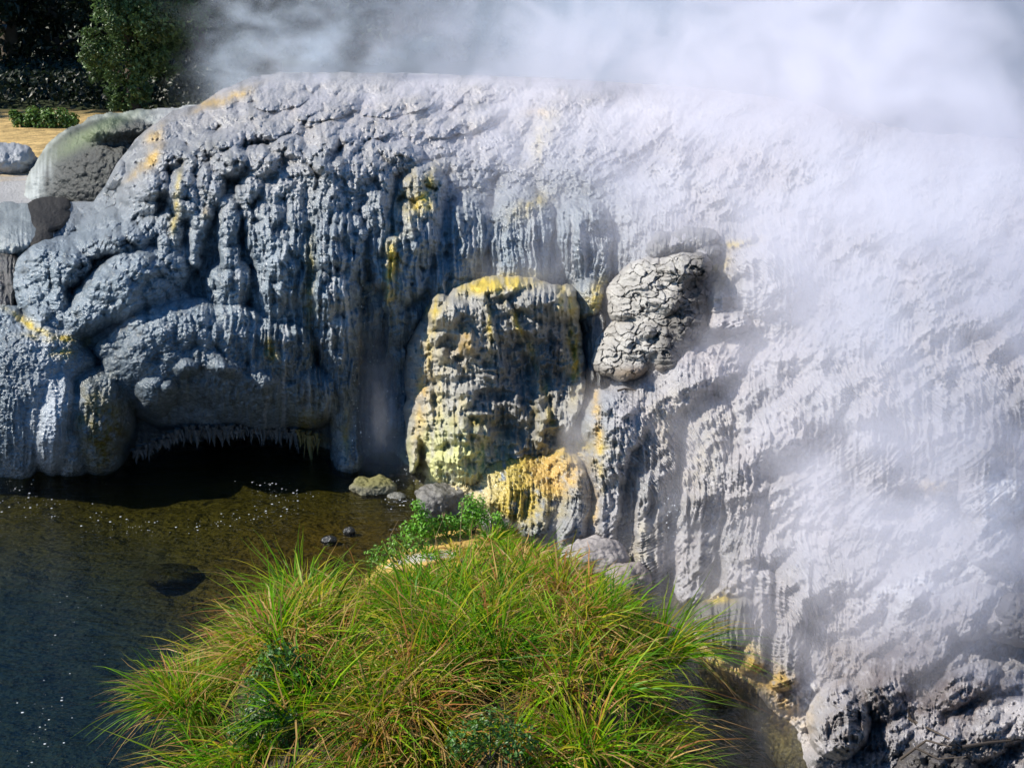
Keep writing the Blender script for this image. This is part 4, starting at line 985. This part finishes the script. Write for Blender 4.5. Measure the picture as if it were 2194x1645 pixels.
# the sunlit tree, its lobes where the photograph shows them
foot = at_depth(290., 262., 36.); foot[2] = 2.2
m36 = px_m(36, 100)
def Lp(px, py, r): 
    q = at_depth(float(px), float(py), 36.) - foot
    return (q[0], rng.uniform(-.8, .6), q[2], r * m36)
lob = [Lp(*q) for q in [(215, 150, 36), (235, 95, 44), (260, 40, 50), (300, 10, 55), (280, 140, 48), (250, 190, 34), (310, 80, 48), (330, 130, 34), (345, 40, 50), (300, 200, 30), (240, 215, 26), (332, 150, 26), (318, 185, 26), (370, 80, 40), (390, 20, 50), (225, 120, 34), (272, 215, 24), (360, 140, 30)]]
lob += [(rng.uniform(-1.2, 1.8), rng.uniform(-1, 1), rng.uniform(3.2, 6.5), .75) for _ in range(16)]
tree(foot, 7.2, lob, 46000, .07, (.075, .13, .042), "sunlit rounded evergreen tree above the dark mound")
spots = [(30, 43, 12, 3.2, "dark shaded tree farthest left behind the tan bank"), (120, 46, 13, 3.0, "dark shaded tree next to the sunlit evergreen"), (-130, 41, 12, 3.4, "dark tree at the left margin of the wood"),
         (430, 45, 11, 2.8, "tree veiled by the first wisp of steam"), (590, 47, 12, 2.8, "dark tree seen through the gap in the steam"), (700, 50, 13, 3.2, "tall tree behind the gap in the steam"), (860, 52, 13, 3.4, "tree fading into the thin steam over the crest"),
         (1050, 54, 13, 3.6, "faint tree behind the middle of the crest"), (1270, 55, 13, 3.6, "ghostly tree almost hidden by steam, left of the brightest cloud"), (1500, 56, 13, 3.8, "tree hidden behind the brightest steam"), (1760, 56, 13, 3.8, "tree hidden in steam right of the brightest cloud"), (2050, 55, 13, 3.8, "tree hidden in the blue steam at the top right")]
for px, Yt_, h, R, lab in spots:
    p = at_depth(float(px), 200., float(Yt_)); p[2] = ground_z(np.array([p[0]]), np.array([p[1]]))[0]
    dark = px < 200  # left trees get darker leaves, the wood's shade put into their colour
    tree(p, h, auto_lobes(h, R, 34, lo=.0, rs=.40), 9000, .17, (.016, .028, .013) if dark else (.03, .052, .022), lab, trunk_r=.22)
for i, (x, y, h) in enumerate([(-25, 34, 13), (-29, 37, 14), (-23, 39, 13)]):  # trees out of view, added to shade the left wood
    tree((x, y, 2.0), h, auto_lobes(h, 3.4, 26, lo=.05), 5000, .16, (.02, .035, .015), ["tall dark tree beyond the left edge of the picture", "tall dark tree standing outside left of the flats", "tall tree left of the wood edge"][i], trunk_r=.25)

# the dark wood behind them, one mass of leaves
m = 42000
q = np.stack([rng.uniform(-26, 24, m), rng.uniform(50, 57, m), 0 * rng.random(m)], 1); w_ = rng.random(m) < .42; q[w_, 0] = rng.uniform(-24, -8, w_.sum()); q[w_, 1] = rng.uniform(36.5, 45, w_.sum()); q[:, 2] = 2 + (rng.random(m) ** .8) * np.where(w_, 1.1, 8 + 3 * fbm(q[:, 0] / 4, q[:, 1] / 4, 211, 3)) + .0
v, f, c = leaves(q, rng.normal(0, 1, (m, 3)) + [0, -1, .5], np.where(w_, .10, .22) * rng.uniform(.6, 1.3, m), np.array([.012, .022, .010]) * rng.uniform(.6, 1.4, (m, 1)), rng)
tag(mesh_obj("undergrowth", v, f, ml, colors=c, smooth=False), "dark wood behind the nearer trees", kind="stuff")

p = at_depth(105., 268., 32.5)
root = empty("shrub", (p[0], p[1], 2.15))
m32 = px_m(32.5, 250); cs, ns = [], []
for q in [(40, 258, 16), (70, 246, 18), (100, 248, 18), (130, 250, 18), (155, 256, 14), (60, 262, 16), (110, 262, 18), (145, 266, 14), (85, 262, 16), (30, 245, 10)]:
    c0 = at_depth(float(q[0]), float(q[1]), 32.5) - np.array([p[0], p[1], 2.15]); m = 170
    d_ = rng.normal(0, 1, (m, 3)); d_ /= np.linalg.norm(d_, axis=1, keepdims=True); cs.append(c0 + d_ * q[2] * m32 * rng.uniform(.5, 1.1, (m, 1))); ns.append(d_ + [0, 0, .6] + rng.normal(0, .4, (m, 3)))
cs = np.concatenate(cs); ns = np.concatenate(ns)
v, f, c = leaves(cs, ns, .055 * rng.uniform(.6, 1.3, len(cs)), np.array([.10, .19, .03]) * rng.uniform(.5, 1.3, (len(cs), 1)), rng)
mesh_obj("foliage", v, f, ml, colors=c, parent=root, smooth=False)
v, f = joinvf([tube([(x, 0, -.2), (x * 1.1, 0, .35)], [.02, .008], 5) for x in (-.6, -.3, 0, .3, .5)]); mesh_obj("stem", v, f, mt, parent=root)
tag(root, "bright green low shrub on the tan bank", "shrub")

#PART3
# ================================================================== STEAM (volumes only)
def steam_material(name, dens_fn, tint=(.92, .95, 1.0), aniso=.1):
    m = bpy.data.materials.new(name); m.use_nodes = True; N = Nodes(m)
    N.n.remove(N.n["Principled BSDF"])
    v = N.new("ShaderNodeVolumePrincipled"); v.inputs["Color"].default_value = (*tint, 1); v.inputs["Anisotropy"].default_value = aniso
    tc = N.new("ShaderNodeTexCoord"); sx = N.new("ShaderNodeSeparateXYZ"); N.link(tc.outputs["Object"], sx.inputs[0])
    N.link(dens_fn(N, tc.outputs["Object"], sx.outputs), v.inputs["Density"])
    N.link(v.outputs[0], N.n["Material Output"].inputs["Volume"])
    return m

def box_mesh(name, lo, hi, mat, label):
    (x0, y0, z0), (x1, y1, z1) = lo, hi
    V = np.array([(x, y, z) for x in (x0, x1) for y in (y0, y1) for z in (z0, z1)])
    F = np.array([(0, 1, 3, 2), (4, 6, 7, 5), (0, 4, 5, 1), (2, 3, 7, 6), (0, 2, 6, 4), (1, 5, 7, 3)])
    return tag(mesh_obj(name, V, F, mat, smooth=False), label, kind="stuff")

# the great cloud rising behind the crest
def d_plume(N, vec, s):
    mp = N.new("ShaderNodeMapping"); mp.inputs["Scale"].default_value = (.8, .8, 1.3); mp.inputs["Rotation"].default_value = (0, rad(-28), 0); N.link(vec, mp.inputs[0])
    n1 = N.noise(mp.outputs[0], 1.25, 5, .6, .5)
    base_ = N.smooth(s[0], -6.0, 5.0)                              # grows towards the right
    low = N.math('SUBTRACT', 1.0, N.smooth(s[2], 3.6, 5.0))        # band hugging the crest
    hi = N.math('SUBTRACT', 1.0, N.smooth(s[2], 8.0, 13.0))
    wis = N.smooth(n1, .45, .66)
    a = N.math('ADD', N.math('MULTIPLY', N.math('POWER', base_, 2.3), N.math('ADD', N.math('MULTIPLY', wis, .30), .58)), N.math('MULTIPLY', N.math('MULTIPLY', low, N.smooth(s[0], -6.0, -3.5)), N.math('ADD', N.math('MULTIPLY', wis, .07), .018)))
    a = N.math('ADD', a, N.math('MULTIPLY', N.math('MULTIPLY', wis, N.math('SUBTRACT', 1.0, N.smooth(s[0], -5.0, 0.0))), N.math('MULTIPLY', N.smooth(s[0], -6.4, -5.0), .42)))
    front = N.smooth(s[1], 22.3, 25.0); rear = N.math('SUBTRACT', 1.0, N.smooth(s[1], 27.0, 31.0))
    edge = N.math('MULTIPLY', N.smooth(s[0], -6.0, -4.6), N.math('SUBTRACT', 1.0, N.smooth(s[0], 13.0, 17.0)))
    return N.math('MULTIPLY', N.math('MULTIPLY', a, hi), N.math('MULTIPLY', N.math('MULTIPLY', front, rear), edge))
box_mesh("steam", (-10, 20.5, 1.5), (17, 31, 13), steam_material("steam_plume", d_plume, tint=(.79, .88, 1.0)), "cloud of white steam rising behind the crest")

# the thin veil sliding down the right-hand slope and hanging in the alcoves
def veil_T(x, y):
    t = 2.8 * blob(x, y, 1980, 330, 480, 290) + 2.2 * blob(x, y, 1660, 110, 480, 190) + 1.9 * blob(x, y, 1930, 760, 340, 330) + 1.35 * blob(x, y, 2020, 1180, 280, 210)
    t += .5 * blob(x, y, 1560, 430, 300, 200) + .35 * blob(x, y, 1150, 300, 330, 170) + .16 * blob(x, y, 760, 200, 260, 90)
    t += .75 * blob(x, y, 815, 860, 48, 170) + .75 * blob(x, y, 1228, 890, 46, 110) + .30 * blob(x, y, 1060, 580, 170, 60) + .30 * blob(x, y, 1300, 1120, 220, 70) + .22 * blob(x, y, 985, 980, 110, 70)
    t += .14 * blob(x, y, 240, 360, 80, 60) + .3 * blob(x, y, 430, 200, 50, 50) + .75 * blob(x, y, 1130, 770, 75, 120) + .5 * blob(x, y, 1680, 1200, 200, 200)
    return t * (1 - .75 * blob(x, y, 1440, 590, 130, 100))
xx = np.arange(-60, 2700, 18.); yy = np.arange(-260, 1700, 18.)
x, y = np.meshgrid(xx, yy); T = veil_T(x, y) * sstep(-250, -60, y) * sstep(440, 560, x)
yb = np.maximum(y, interp(x, CREST)); Yv = base_Y(x, yb)
keep = T > .008
Vf = at_depth(x, y, Yv - .30 - T * 1.25).reshape(-1, 3); Vb = at_depth(x, y, Yv - .30 + np.minimum(.6, T)).reshape(-1, 3)
F = grid_faces(*x.shape); F = F[keep.ravel()[F].all(1)]; n = x.size
ed = np.concatenate([F[:, [0, 1]], F[:, [1, 2]], F[:, [2, 3]], F[:, [3, 0]]]); e = np.sort(ed, 1)
_, inv, cnt = np.unique(e[:, 0].astype(np.int64) * n + e[:, 1], return_inverse=True, return_counts=True); bnd = ed[cnt[inv] == 1]
S = np.stack([bnd[:, 1], bnd[:, 0], bnd[:, 0] + n, bnd[:, 1] + n], 1)
Fa = np.concatenate([F, F[:, ::-1] + n, S]); used, inv = np.unique(Fa, return_inverse=True)
def d_veil(N, vec, s):
    mp = N.new("ShaderNodeMapping"); mp.inputs["Scale"].default_value = (.9, .7, .95); mp.inputs["Rotation"].default_value = (0, rad(-35), 0); N.link(vec, mp.inputs[0])
    n1 = N.noise(mp.outputs[0], 1.1, 4, .6, .8)
    return N.math('ADD', N.math('MULTIPLY', N.smooth(n1, .36, .70), .75), .10)
veil = mesh_obj("steam", np.concatenate([Vf, Vb])[used], inv.reshape(-1, 4), steam_material("steam_veil", d_veil, tint=(.93, .92, 1.0)))
tag(veil, "thin steam drifting down the bright slope and out of the alcoves", kind="stuff")
